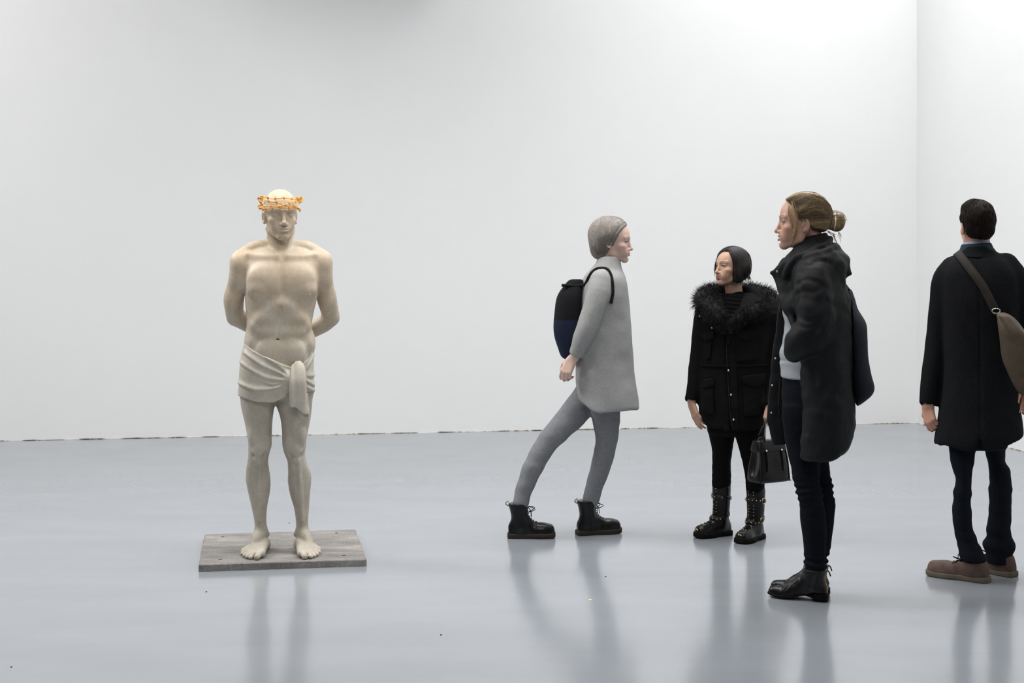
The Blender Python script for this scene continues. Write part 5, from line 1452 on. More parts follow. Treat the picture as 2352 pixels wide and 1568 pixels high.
    for L, a in (([(1832, 652), (1850, 642), (1872, 646), (1890, 655)], 1), ([(1828, 676), (1846, 668), (1868, 671), (1885, 662)], 0.8), ([(1832, 722), (1846, 734), (1864, 738), (1884, 730)], 1), ([(1826, 740), (1850, 752), (1874, 748)], 0.7),
                 ([(1899, 690), (1892, 730), (1878, 752), (1862, 778)], 1.2), ([(1868, 790), (1871, 840), (1873, 880)], 0.9), ([(1862, 610), (1880, 600), (1905, 603)], 0.8), ([(1836, 690), (1838, 640), (1848, 610)], 0.9)):
        q = catmull(np.array([front_hit(c, G, x, y)[0] for x, y in L]), 24).astype(np.float32)
        def crease(P, q=q, a=a):
            d2 = np.full(len(P), 1.0, np.float32)
            for v in q: d2 = np.minimum(d2, ((P - v) ** 2).sum(1))
            return (0.0065 * a * np.exp(-d2 / 0.011 ** 2)).astype(np.float32)
        c.disp(crease, q.min(0) - 0.03, q.max(0) + 0.03)
    # cut the displaced far half of the front so the opening stays free
    sdf_obj('coat', c, 0.0062, M_BLACKNYLON, root, fine=((), (), ()))
    # pocket seam and far front flap with zip and snaps
    fp = SDF()
    fp.loft(G.rows([(660, 1796, 1812, 0.13, 0.014, 0.014), (700, 1789, 1806, 0.13, 0.014, 0.014), (760, 1781, 1806, 0.13, 0.014, 0.014), (830, 1772, 1806, 0.13, 0.014, 0.014), (900, 1766, 1806, 0.13, 0.014, 0.014), (955, 1761, 1808, 0.13, 0.014, 0.014), (985, 1766, 1808, 0.13, 0.014, 0.014), (1022, 1775, 1806, 0.13, 0.013, 0.013)]), 0.0, kcap=0.008, n=2.6)
    fp.disp(lambda P: (0.002 * w2(P)).astype(np.float32))
    flap = sdf_obj('front_flap', fp, 0.005, M_BLACKNYLON, root)
    hits = [front_hit(fp, G, x, y, -0.05, 0.2) for x, y in ((1781, 823), (1774, 885), (1772, 948))]
    discs('snap', [h_[0] for h_ in hits], [A3(0, -1, 0)] * 3, 0.0052, M_STEEL, flap, 0.002, 10)
    zp = [front_hit(fp, G, x, y, -0.05, 0.2)[0] for x, y in ((1791, 870), (1790, 895), (1788, 925), (1789, 952))]
    V, Fc, _ = tubes([catmull(np.array(zp), 14)], 0.0018, 5, False); build_mesh('zipper', V, Fc, mat_simple('dull_brass_zip', srgb(96, 84, 66), 0.4, 0.5, 0.8), flap)
    h0 = front_hit(c, G, 1786, 623)[0]; discs('snap', [h0], [A3(-0.2, -1, 0.2)], 0.005, M_STEEL, root, 0.002, 8)
    # ---- jeans
    j = SDF()
    j.loft(G.rows([(852, 1796, 1925, 0, 0.145, 0.145), (900, 1795, 1935, 0, 0.155, 0.155), (950, 1798, 1938, 0, 0.155, 0.155), (985, 1801, 1930, 0, 0.13, 0.13)]), 0.0, kcap=0.015)
    j.loft(G.rows([(930, 1798, 1908, -0.06, 0.085, 0.085), (1005, 1801, 1898, yN * 0.6, 0.082, 0.082), (1062, 1814, 1883, yN * 0.8, 0.070, 0.070), (1098, 1820, 1885, yN * 0.9, 0.064, 0.064), (1130, 1827, 1890, yN, 0.060, 0.060), (1143, 1833, 1892, yN, 0.058, 0.058), (1178, 1836.5, 1896, yN, 0.058, 0.058), (1203, 1839, 1898.5, yN, 0.058, 0.058),
                   (1240, 1845, 1898, yN, 0.053, 0.053), (1279, 1846, 1898, yN, 0.051, 0.051), (1304, 1848, 1900, yN, 0.050, 0.050), (1314, 1851, 1897, yN, 0.045, 0.045)]), 0.02, kcap=0.01)
    j.loft(G.rows([(930, 1805, 1925, 0.07, 0.085, 0.085), (1005, 1815, 1910, yF * 0.6, 0.082, 0.082), (1054, 1828, 1903, yF * 0.8, 0.070, 0.070), (1095, 1838, 1909, yF, 0.064, 0.064), (1155, 1846, 1918, yF, 0.060, 0.060), (1189, 1848, 1917, yF, 0.058, 0.058), (1247, 1853, 1909, yF, 0.052, 0.052), (1275, 1854, 1905, yF, 0.05, 0.05), (1300, 1856, 1905, yF, 0.049, 0.049)]), 0.02, kcap=0.01)
    wj = Waves(61, 55, 7, (0.35, 0.35, 1.7)); zk = float(p(1860, 1125, 0)[2]); za = float(p(1860, 1290, 0)[2])
    j.disp(lambda P: (wj(P) * (0.0018 + 0.0042 * np.exp(-((P[:, 2] - zk) / 0.07) ** 2) + 0.006 * np.exp(-((P[:, 2] - za) / 0.04) ** 2)) + 0.0055 * np.sin(P[:, 2] * 190 + 30 * P[:, 0]) * np.exp(-((P[:, 2] - za) / 0.035) ** 2) + 0.004 * np.sin(P[:, 2] * 210 - 35 * P[:, 0] + 20 * P[:, 1]) * np.exp(-((P[:, 2] - zk) / 0.05) ** 2)).astype(np.float32))
    sdf_obj('jeans', j, 0.0055, M_DENIM, root)
    # ---- ankle boots
    shaft = [(0, ty + 0.004, 0.07, 0.044), (0, ty - 0.004, 0.10, 0.048), (0, ty - 0.008, 0.135, 0.0535)]
    up = shoe_upper(Lb, Wb, 0.016, 0.036, 0.105, shaft, 0.42, 1.3)
    up.cut(lambda P: P[:, 2] - 0.136, 0.003)
    up.cut(lambda P: (0.016 + 0.014 * np.exp(-((P[:, 1] - 0.095) / 0.05) ** 2) + 0.016 * np.clip((0.085 - P[:, 1]) / 0.03, 0, 1)) - P[:, 2], 0.002)
    wv = Waves(71, 60, 6)
    up.disp(lambda P: (0.0014 * wv(P) + 0.0016 * np.exp(-((P[:, 1] - 0.125 + 0.25 * (P[:, 2] - 0.08)) / 0.003) ** 2) + 0.0013 * np.sin(P[:, 1] * 300 + P[:, 2] * 250) * np.exp(-((P[:, 1] - 0.175) / 0.03) ** 2) * (P[:, 2] > 0.035)).astype(np.float32))
    def boot(H, ang):
        bt = sdf_obj('boot', up, 0.004, M_LEATHER, root); bt.location = H; bt.rotation_euler = (0, 0, ang)
        so = shoe_sole(Lb, Wb, 0.008, 0.018, grow=0.003, toe_w=0.42, arch=0.013, toe_sharp=1.3)
        so.cut(lambda P: 0.002 + 0.0 * P[:, 2] - P[:, 2], 0.0)
        sdf_obj('sole', so, 0.0036, M_RUBBER, bt)
        hb = SDF(); hb.loft([(0.0, 0, 0.034, 0.029, 0.032, 0.032), (0.034, 0, 0.035, 0.032, 0.036, 0.036)], 0.0, kcap=0.002, n=3.5); sdf_obj('heel', hb, 0.0036, M_RUBBER, bt)
        zl = snap(up, np.array([[0.006, -0.02, z] for z in np.linspace(0.05, 0.132, 12)], np.float32), 0.001, 4)
        V, Fc, _ = tubes([zl], 0.0022, 5, False); build_mesh('zipper', V, Fc, M_BRASS, bt)
        top = zl[-1]
        V, Fc, _ = tubes([np.array([top, top + A3(0.002, -0.008, -0.008), top + A3(0.004, -0.014, -0.026)])], 0.003, 5, False); build_mesh('zip_pull', V, Fc, M_LEATHER, bt)
    boot(HN, DN); boot(HF, DF)

    # ---- navy backpack on her far shoulder
    bp = SDF()
    bp.loft(G.rows([(664, 1938, 1956, 0.09, 0.05, 0.05), (685, 1940, 1964, 0.08, 0.08, 0.08), (708, 1942, 1971, 0.07, 0.10, 0.10), (741, 1944, 1990, 0.06, 0.125, 0.125), (775, 1946, 1994, 0.05, 0.13, 0.13), (821, 1948, 1997, 0.05, 0.13, 0.13), (860, 1950, 2004, 0.05, 0.13, 0.13), (889, 1953, 2010, 0.05, 0.125, 0.125), (906, 1957, 2004, 0.05, 0.11, 0.11), (919, 1960, 1989, 0.05, 0.09, 0.09), (930, 1964, 1974, 0.05, 0.05, 0.05)]), 0.0, kcap=0.01)
    wp = Waves(81, 28, 6, (1, 1, 0.5)); bp.disp(lambda P: (0.0045 * wp(P)).astype(np.float32))
    cc = SDF(); cc.ops = list(c.ops)
    bp.cut(lambda P: 0.004 - cc.ev(P, P.min(0), P.max(0)), 0.004)
    br = G.root('backpack')
    tag(br, 'soft dark navy backpack worn on the tall blonde woman\'s back', 'backpack')
    M_NAVY = mat_simple('dark_navy_canvas', srgb(22, 24, 34), 0.8, 0.25, 0, 0.15, 40, bump=0.3, bscale=500, bdist=0.0006)
    bb = sdf_obj('bag_body', bp, 0.0062, M_NAVY, br)
    V, Fc, _ = tubes([catmull(np.array([p(1948, 668, 0.05), p(1925, 640, 0.12), p(1890, 618, 0.20), p(1862, 640, 0.23)]), 20)], 0.012, 8, False); build_mesh('shoulder_strap', V, Fc, M_NAVY, br)
build_tall_woman()
# ------------------------------------------------------------------ man in a dark overcoat, seen from behind
def build_man():
    G = Fig(2246, 6.80); p, pr = G.p, G.pr
    root = G.root('person')
    tag(root, 'man with short dark hair in a long dark overcoat, seen from behind', 'person')
    R = frame(face_dir(163, -2.0)); o = p(2244, 518, -0.01); sc = 0.96
    Ls, Ws, ty = 0.292, 0.049, 0.075
    HN, DN, dN = shoe_place(G, (2133, 1319), (2270, 1338), Ls)
    HF, DF, dF = shoe_place(G, (2221, 1303.5), (2318, 1322.5), Ls)
    yN = float((HN + dN * ty)[1]); yF = float((HF + dF * ty)[1])
    hands = [((p(2131, 928, -0.03), frame(p(2138, 980, -0.05) - p(2131, 928, -0.03), (-0.6, -0.8, 0.2))), dict(side=1, curl=(0.7, 0.9, 0.95, 1.0), thumb=0.6, s=0.9)),
             ((p(2372, 880, 0.02), frame(p(2360, 930, 0.0) - p(2372, 880, 0.02), (0, 1, 0))), dict(side=-1, curl=(0.5, 0.6, 0.6, 0.6)))]
    tor = G.rows([(590, 2215, 2275, 0.0, 0.08, 0.08), (640, 2185, 2325, 0, 0.11, 0.11), (720, 2190, 2325, 0, 0.12, 0.12), (850, 2195, 2320, 0, 0.11, 0.12), (940, 2190, 2325, 0, 0.12, 0.12), (985, 2200, 2315, 0, 0.1, 0.1)])
    s = person_body(G, (R, o), [pr(2241, 525, 0.005, 0.056), pr(2243, 560, 0, 0.056), pr(2246, 600, 0, 0.06)], tor,
                    [[pr(2178, 640, 0, 0.04), pr(2152, 770, 0, 0.036), pr(2132, 930, -0.03, 0.028)], [pr(2332, 640, 0, 0.04), pr(2372, 760, 0.03, 0.036), pr(2373, 876, 0.02, 0.028)]], hands,
                    [[pr(2213, 960, 0, 0.055), pr(2209, 1030, yN * 0.5, 0.034), pr(2213, 1101, yN, 0.026), pr(2209, 1183, yN, 0.026), pr(2222, 1244, yN, 0.026), pr(2235, 1284, yN, 0.026)], [pr(2283, 960, 0, 0.055), pr(2287, 1030, yF * 0.5, 0.034), pr(2296, 1105, yF * 0.95, 0.026), pr(2296, 1183, yF, 0.026), pr(2294, 1285, yF, 0.026)]], 'm', 0, sc)
    cf = skin_colors(R, o, sc, srgb(192, 146, 124), srgb(160, 100, 92), srgb(40, 28, 22), blush=0.3)
    body_obj(root, s, (R, o), sc, hands, cf, M_SKIN, 0.003)
    eyeballs(root, R, o, sc)
    # hair: short back and sides
    W = lambda Q: np.asarray(Q) * sc @ R.T + o
    h = SDF()
    h.ell((0, -0.015, 0.036), (0.0775, 0.101, 0.086), 0.0); h.ell((0, -0.052, -0.025), (0.060, 0.050, 0.06), 0.03); h.ell((0, 0.04, 0.09), (0.055, 0.045, 0.033), 0.03)
    yz = ([-0.13, -0.08, -0.045, -0.034, -0.02, -0.004, 0.004, 0.018, 0.026, 0.05, 0.075, 0.1], [-0.075, -0.072, -0.055, -0.03, 0.012, 0.018, -0.02, -0.022, 0.03, 0.062, 0.078, 0.085])
    h.cut(lambda P: np.interp(P[:, 1], *yz) - P[:, 2], 0.008)
    wv = Waves(101, 130, 7, (1, 0.5, 1)); h.disp(lambda P: (0.002 * wv(P)).astype(np.float32))
    V, Q = polygonize(h, 0.0036); base = np.array(srgb(36, 27, 22))
    build_mesh('hair', W(V), Q, M_HAIRD, root, True, np.repeat(base[None] * 0.5, len(V), 0))
    rs = np.random.RandomState(19); st = []; en = []
    crown = np.array([0.01, -0.02, 0.12])
    for i in range(3600):
        v = nrm(rs.normal(size=3)); q = np.array([0, -0.016, 0.03]) + v * np.array([0.079, 0.103, 0.089])
        if q[2] < np.interp(q[1], *yz) - 0.002: continue
        d = q - crown; d = d - v * (d @ v); d = nrm(d + np.array([0, 0.0, -0.02])) * (0.020 + 0.015 * rs.rand())
        st.append(q); en.append(q + d)
    paths = surf_paths(h, st, en, 5, 0.0022, None, 0.001, 7)
    strands('hair_strands', [W(q) for q in paths], 0.0010, [base * (0.35 + 0.9 * rs.rand()) for _ in paths], M_HAIRD, root)
    # shirt and coat collars
    sc_ = SDF(); sc_.tube([pr(2243, 560, 0.0, 0.060), pr(2243, 584, 0, 0.072)], 0.0); sc_.cut(lambda P: P[:, 2] - float(p(2240, 554, 0)[2]) - 0.06 * (P[:, 0] - float(p(2240, 556, 0)[0])), 0.003)
    sdf_obj('shirt_collar', sc_, 0.004, mat_simple('pale_blue_shirt', srgb(150, 164, 186), 0.85, 0.2), root)
    c2 = SDF(); c2.tube([pr(2243, 566, 0.0, 0.066), pr(2244, 590, 0, 0.084), pr(2246, 606, 0, 0.10)], 0.0); c2.cut(lambda P: P[:, 2] - float(p(2240, 559, 0)[2]) - 0.06 * (P[:, 0] - float(p(2240, 560, 0)[0])) , 0.004)
    sdf_obj('jacket_collar', c2, 0.0045, mat_simple('dark_teal_wool', srgb(40, 52, 60), 0.9, 0.15), root)
    # overcoat
    c = SDF()
    c.loft(G.rows([(566, 2216, 2272, 0.0, 0.075, 0.075), (585, 2198, 2296, 0, 0.10, 0.10), (602, 2178, 2322, 0, 0.13, 0.13), (630, 2163, 2340, 0, 0.155, 0.15), (680, 2160, 2346, 0, 0.17, 0.155), (760, 2164, 2344, 0, 0.165, 0.15), (850, 2166, 2338, 0, 0.165, 0.15), (910, 2160, 2339, 0, 0.175, 0.16), (960, 2153, 2348, 0, 0.18, 0.17), (1000, 2147, 2354, 0, 0.185, 0.18), (1040, 2142, 2356, 0, 0.185, 0.18)]), 0.0, kcap=0.02, n=2.25,
           bot=lambda P: np.interp(P[:, 0], bx, bz))
    bx = np.array([float(p(v, 1020, 0)[0]) for v in (2138, 2146, 2172, 2210, 2251, 2285, 2315, 2356)]); bz = np.array([float(p(2240, v, -0.1)[2]) for v in (1028, 1030, 1028, 1032, 1026, 1022, 1016, 1003)])
    c.loft(G.rows([(985, 2147, 2354, 0, 0.185, 0.18), (1040, 2142, 2356, 0, 0.185, 0.18), (1090, 2142, 2356, 0, 0.185, 0.18)]), 0.01, 's', grow=-0.016, kcap=0.02)
    c.tube([pr(2190, 618, 0.0, 0.055), pr(2174, 645, 0.0, 0.064), pr(2163, 690, 0.0, 0.058), pr(2152, 765, 0.0, 0.052), pr(2148, 805, -0.005, 0.050), pr(2138, 880, -0.02, 0.046), pr(2134, 920, -0.026, 0.042)], 0.02)
    c.cap(p(2132, 930, -0.03), p(2133, 975, -0.04), 0.033, 0.036, 0.004, 's')
    c.tube([pr(2312, 610, 0.0, 0.055), pr(2330, 640, 0.0, 0.062), pr(2350, 690, 0.01, 0.058), pr(2371, 755, 0.03, 0.053), pr(2376, 810, 0.03, 0.049), pr(2374, 860, 0.02, 0.043)], 0.02)
    c.tube([pr(2243, 540, 0, 0.056), pr(2244, 570, 0, 0.056)], 0.004, 's')
    # back seam opening into a vent
    vx = np.array([[float(p(x, y, -0.17)[0]), float(p(x, y, -0.17)[2])] for x, y in ((2246, 1060), (2251, 1014), (2252, 960), (2251, 800), (2249, 600))])
    c.disp(lambda P: ((0.004 + 0.02 * np.clip((vx[1, 1] + 0.02 - P[:, 2]) / 0.03, 0, 1)) * np.exp(-((P[:, 0] - np.interp(P[:, 2], vx[:, 1], vx[:, 0])) / (0.004 + 0.01 * np.clip((vx[1, 1] + 0.02 - P[:, 2]) / 0.06, 0, 1))) ** 2) * (P[:, 1] < -0.05)).astype(np.float32))
    w1 = Waves(111, 24, 7, (1, 1, 0.45)); w2 = Waves(112, 70, 7)
    c.disp(lambda P: (0.0045 * w1(P) + 0.001 * w2(P)).astype(np.float32))
    M_COAT = mat_simple('charcoal_wool', srgb(23, 24, 26), 0.95, 0.06, 0, 0.2, 120, bump=0.3, bscale=400, bdist=0.0008)
    sdf_obj('overcoat', c, 0.0062, M_COAT, root)
    cl = SDF(); cl.loft(G.rows([(566, 2214, 2274, 0, 0.082, 0.082), (580, 2203, 2286, 0, 0.10, 0.10), (592, 2194, 2298, 0, 0.118, 0.118)]), 0.0, kcap=0.006); cl.tube([pr(2243, 530, 0, 0.060), pr(2243, 566, -0.0, 0.062)], 0.004, 's')
    cl.cut(lambda P: P[:, 2] - float(p(2240, 563, 0)[2]) - 0.12 * (P[:, 0] - float(p(2240, 560, 0)[0])), 0.006)
    sdf_obj('coat_collar', cl, 0.005, M_COAT, root)
    # trousers
    j = SDF()
    j.loft(G.rows([(940, 2185, 2325, 0, 0.14, 0.13), (1000, 2180, 2320, 0, 0.13, 0.13), (1030, 2186, 2314, 0, 0.1, 0.1)]), 0.0, kcap=0.02)
    j.loft(G.rows([(960, 2175, 2252, 0, 0.10, 0.10), (1050, 2181, 2238, yN * 0.6, 0.078, 0.078), (1101, 2194, 2232, yN, 0.062, 0.062), (1148, 2188, 2230, yN, 0.06, 0.062), (1183, 2187, 2231, yN, 0.06, 0.06), (1213, 2190, 2236, yN, 0.058, 0.058), (1244, 2196, 2247, yN, 0.056, 0.056), (1270, 2203, 2262, yN, 0.062, 0.062), (1286, 2208, 2267, yN, 0.066, 0.064)]), 0.02, kcap=0.008)
    j.loft(G.rows([(960, 2246, 2320, 0, 0.10, 0.10), (1050, 2265, 2309, yF * 0.6, 0.075, 0.075), (1081, 2272, 2320, yF * 0.8, 0.068, 0.068), (1132, 2270, 2323, yF, 0.064, 0.064), (1183, 2270, 2323, yF, 0.062, 0.062), (1224, 2264, 2322, yF, 0.062, 0.062), (1250, 2259, 2331, yF, 0.066, 0.066), (1275, 2262, 2325, yF, 0.062, 0.062), (1293, 2266, 2326, yF, 0.064, 0.064)]), 0.02, kcap=0.008)
    wj = Waves(121, 45, 7, (0.5, 0.5, 1.5)); zk = float(p(2240, 1130, 0)[2]); za = float(p(2240, 1250, 0)[2])
    j.disp(lambda P: (wj(P) * (0.002 + 0.0035 * np.exp(-((P[:, 2] - zk) / 0.06) ** 2) + 0.005 * np.exp(-((P[:, 2] - za) / 0.05) ** 2))).astype(np.float32))
    sdf_obj('trousers', j, 0.006, M_NAVYTROUSER, root)
    # brown lace-up shoes with rubber soles
    up = shoe_upper(Ls, Ws, 0.022, 0.052, 0.088, [(0, ty - 0.002, 0.055, 0.042), (0, ty - 0.012, 0.085, 0.042)], 0.62)
    up.cut(lambda P: P[:, 2] - 0.090 - 0.1 * (0.05 - P[:, 1]), 0.004)
    wv2 = Waves(131, 55, 6); up.disp(lambda P: (0.0014 * wv2(P) + 0.0015 * np.exp(-((P[:, 1] - 0.155 - 0.3 * np.abs(P[:, 0])) / 0.003) ** 2)).astype(np.float32))
    M_BROWN = mat_simple('brown_suede_leather', srgb(84, 67, 60), 0.6, 0.2, 0, 0.2, 30, bump=0.25, bscale=200, bdist=0.001)
    M_SOLE = mat_simple('olive_brown_rubber', srgb(92, 86, 74), 0.8, 0.15)
    first = sdf_obj('shoe', up, 0.0045, M_BROWN, root); first.location = HN; first.rotation_euler = (0, 0, DN)
    sdf_obj('sole', shoe_sole(Ls, Ws, 0.0, 0.026, grow=0.004, toe_w=0.62), 0.004, M_SOLE, first)
    q = snap(up, np.array([[0.006, -0.0, 0]], np.float32) + np.stack([np.linspace(-0.05, 0.05, 60) * 0, np.linspace(-0.002, Ls, 60), np.full(60, 0.028)], 1).astype(np.float32), 0.003, 2)
    lace = []
    for i, (y, z) in enumerate([(0.165, 0.068), (0.15, 0.077), (0.135, 0.086), (0.122, 0.096)]):
        lace.append(snap(up, np.array([[-0.02, y - 0.006, z - 0.003], [0, y, z + 0.004], [0.02, y - 0.006, z - 0.003]], np.float32), 0.002, 4))
    b0 = snap(up, np.array([[0.0, 0.125, 0.095]], np.float32), 0.004, 4)[0]
    for sx in (-1, 1):
        t = np.linspace(0, 1, 12); lace.append(np.stack([sx * 0.028 * np.sin(t * 3.14) + 0.004 * sx, b0[1] + 0.006 + 0.034 * t * (1.2 - t) * 2.2, b0[2] + 0.004 + 0.014 * np.sin(t * 3.14)], 1)); lace.append(np.array([b0, b0 + [sx * 0.012, 0.022, 0.0], b0 + [sx * 0.026, 0.034, -0.014]]))
    V, Fc, _ = tubes(lace, 0.0022, 5, False); build_mesh('laces', V, Fc, mat_simple('dark_shoelace', srgb(30, 26, 24), 0.8), first)
    copy_tree(first, root, HF, DF)

    # olive shoulder bag on the right hip, strap over the left shoulder
    br = G.root('shoulder_bag')
    tag(br, 'olive brown shoulder bag on a wide strap across the overcoat\'s back', 'bag')
    M_OLIVE = mat_simple('olive_brown_waxed_canvas', srgb(74, 64, 52), 0.6, 0.25, 0, 0.25, 14, bump=0.35, bscale=60, bdist=0.002)
    b = SDF()
    b.loft(G.rows([(716, 2284, 2312, -0.235, 0.02, 0.03), (735, 2290, 2336, -0.240, 0.045, 0.05), (780, 2297, 2368, -0.245, 0.06, 0.06), (831, 2305, 2392, -0.245, 0.066, 0.066), (868, 2320, 2402, -0.245, 0.066, 0.066), (895, 2334, 2402, -0.245, 0.058, 0.058), (909, 2344, 2396, -0.245, 0.04, 0.04)]), 0.0, kcap=0.015, n=2.5)
    wb = Waves(141, 30, 7); b.disp(lambda P: (0.006 * wb(P)).astype(np.float32))
    cc = SDF(); cc.ops = list(c.ops); b.cut(lambda P: 0.003 - cc.ev(P, P.min(0), P.max(0)), 0.004)
    sdf_obj('bag_body', b, 0.006, M_OLIVE, br)
    fl = SDF(); fl.loft(G.rows([(722, 2290, 2318, -0.26, 0.03, 0.03), (760, 2312, 2352, -0.275, 0.035, 0.03), (800, 2330, 2384, -0.28, 0.036, 0.03), (850, 2345, 2402, -0.28, 0.034, 0.03)]), 0.0, kcap=0.01, n=2.6); fl.disp(lambda P: (0.004 * wb(P)).astype(np.float32))
    sdf_obj('bag_flap', fl, 0.006, M_OLIVE, br)
    def ribbon(name, px, w, th, mat):
        q = catmull(np.array([snap(c, p(x, y, d)[None].astype(np.float32), 0.006, 5)[0] for x, y, d in px]), 40)
        t = np.gradient(q, axis=0); t /= np.linalg.norm(t, axis=1, keepdims=True)
        n_ = grad(c, q.astype(np.float32), 0.006); n_ = (n_ + np.roll(n_, 1, 0) + np.roll(n_, -1, 0)); n_ /= np.linalg.norm(n_, axis=1, keepdims=True)
        u = np.cross(t, n_); u /= np.linalg.norm(u, axis=1, keepdims=True)
        V = np.concatenate([q + u * w - n_ * th, q + u * w + n_ * th, q - u * w + n_ * th, q - u * w - n_ * th]); n = len(q); i = np.arange(n - 1)
        return build_mesh(name, V, np.concatenate([np.stack([a * n + i, a * n + i + 1, bb * n + i + 1, bb * n + i], 1) for a, bb in ((0, 1), (1, 2), (2, 3), (3, 0))]), mat, br)
    ribbon('strap', [(2206, 640, 0.16), (2204, 612, 0.13), (2203, 594, 0.07), (2205, 592, 0.0), (2212, 597, -0.08), (2232, 622, -0.15), (2256, 655, -0.17), (2274, 688, -0.18), (2288, 712, -0.19)], 0.019, 0.0025, mat_simple('dark_olive_webbing', srgb(48, 44, 40), 0.8, 0.15, bump=0.4, bscale=500))
    # strap ring
    ctr = p(2288, 714, -0.215); a = np.linspace(0, 2 * math.pi, 24)
    V, Fc, _ = tubes([ctr + np.stack([np.cos(a) * 0.017, 0 * a, np.sin(a) * 0.011], 1)], 0.003, 6, False); build_mesh('strap_ring', V, Fc, M_STEEL, br)
build_man()
# ------------------------------------------------------------------ visitor striding past behind the statue's slab
def build_walker():
    G = Fig(1392, 7.82); p, pr = G.p, G.pr
    root = G.root('person')
    tag(root, 'person in a grey coat and black lace-up boots striding to the right', 'person')
    R = frame(face_dir(-84, -4.0)); o = p(1408, 552, 0.0); sc = 0.98
    Lb, Wb, ty = 0.252, 0.044, 0.066
    HF, DF, dF = shoe_place(G, (1428, 1222), (1321, 1229), Lb)
    HB, DB, dB = shoe_place(G, (1279, 1234), (1162, 1235), Lb)
    yF = float((HF + dF * ty)[1]); yB = float((HB + dB * ty)[1])
    leg_f = [pr(1392, 880, -0.06, 0.085), pr(1390, 940, yF * 0.5 - 0.03, 0.078), pr(1394, 985, yF * 0.8, 0.066), pr(1391, 1022, yF, 0.057), pr(1379, 1075, yF, 0.053), pr(1363, 1125, yF, 0.046), pr(1357, 1150, yF, 0.042)]
    leg_b = [pr(1372, 880, 0.06, 0.085), pr(1335, 930, 0.05, 0.078), pr(1288, 982, yB * 0.5, 0.066), pr(1254, 1020, yB * 0.8, 0.057), pr(1226, 1070, yB, 0.053), pr(1204, 1122, yB, 0.046), pr(1197, 1152, yB, 0.042)]
    hands = [((p(1316, 822, -0.14), frame(p(1296, 862, -0.15) - p(1316, 822, -0.14), (-0.5, -1, 0.0))), dict(side=1, curl=(0.7, 0.8, 0.85, 0.9), thumb=0.6, s=0.92)),
             ((p(1400, 850, 0.16), frame(p(1412, 890, 0.16) - p(1400, 850, 0.16), (0, 1, 0))), dict(side=-1, curl=(0.4, 0.5, 0.6, 0.6), s=0.92))]
    tor = G.rows([(628, 1365, 1420, 0.0, 0.08, 0.08), (670, 1346, 1432, 0, 0.12, 0.12), (760, 1340, 1433, 0, 0.12, 0.12), (860, 1333, 1431, 0, 0.12, 0.12), (910, 1340, 1430, 0, 0.11, 0.11)])
    s = person_body(G, (R, o), [pr(1400, 562, 0, 0.05), pr(1393, 595, 0, 0.05), pr(1389, 632, 0, 0.06)], tor,
                    [[pr(1382, 655, -0.15, 0.045), pr(1351, 745, -0.18, 0.04), pr(1321, 818, -0.145, 0.026)], [pr(1386, 655, 0.15, 0.045), pr(1396, 750, 0.18, 0.04), pr(1402, 846, 0.16, 0.026)]], hands,
                    [[(*v[:3], v[3] * 0.62) for v in leg_f], [(*v[:3], v[3] * 0.62) for v in leg_b]], 'f', 0, sc)
    cf = skin_colors(R, o, sc, srgb(206, 176, 162), srgb(176, 118, 110), srgb(96, 86, 80), blush=0.3)
    body_obj(root, s, (R, o), sc, hands, cf, M_SKIN, 0.003)
    eyeballs(root, R, o, sc)
    W = lambda Q: np.asarray(Q) * sc @ R.T + o
    h = SDF()
    h.ell((0, -0.02, 0.036), (0.088, 0.115, 0.094), 0.0); h.ell((0, -0.06, -0.035), (0.078, 0.062, 0.085), 0.04)
    h.cut(lambda P: np.maximum(np.interp(P[:, 2], [-0.15, -0.06, 0.0, 0.04, 0.07, 0.1], [-0.005, 0.004, 0.022, 0.036, 0.056, 0.08]) - P[:, 1], -1) * -1, 0.006)
    h.cut(lambda P: -0.105 - P[:, 2], 0.01)
    wv = Waves(151, 120, 7, (1, 1, 0.4)); h.disp(lambda P: (0.0018 * wv(P)).astype(np.float32))
    V, Q = polygonize(h, 0.0036); base = np.array(srgb(140, 132, 126))
    build_mesh('hair', W(V), Q, M_HAIR, root, True, np.repeat(base[None] * 0.8, len(V), 0))
    rs = np.random.RandomState(29); st = []; en = []; bw = []
    for i in range(1300):
        sd = rs.choice([-1, 1]); y = rs.uniform(-0.10, 0.088); e = rs.uniform(-0.105, 0.03)
        st.append((sd * 0.012 * rs.rand(), y, 0.125)); en.append((sd * 0.085, min(e, y * 0.5 - 0.03), -0.02 - 0.08 * rs.rand())); bw.append((sd * 0.05, -0.01, 0.04))
    for i in range(1000):
        a = rs.uniform(-1.7, 1.7)
        st.append((0.03 * rs.randn(), -0.07, 0.12)); en.append((0.085 * math.sin(a), -0.045 - 0.075 * math.cos(a), -0.03 - 0.075 * rs.rand())); bw.append((0.05 * math.sin(a), -0.06, 0.04))
    for i in range(300):
        sd = rs.choice([-1, 1]); z = rs.uniform(-0.05, 0.10); y = float(np.interp(z, [-0.06, 0.0, 0.04, 0.07, 0.1], [0.004, 0.022, 0.036, 0.056, 0.08])) - 0.002
        st.append((sd * 0.07, y, z + 0.02)); en.append((sd * 0.085, y - 0.035, z - 0.05)); bw.append((sd * 0.01, 0, 0))
    paths = surf_paths(h, st, en, 9, 0.0014, bw, 0.0008, 9)
    strands('hair_strands', [W(q) for q in paths], 0.0012, [base * (0.75 + 0.5 * rs.rand()) for _ in paths], M_HAIR, root)
    # coat
    c = SDF()
    bx = np.array([float(p(v, 930, 0)[0]) for v in (1300, 1325, 1364, 1380, 1420, 1450, 1472, 1490)]); bz = np.array([float(p(1380, v, 0)[2]) for v in (900, 912, 942, 946, 937, 935, 941, 941)])
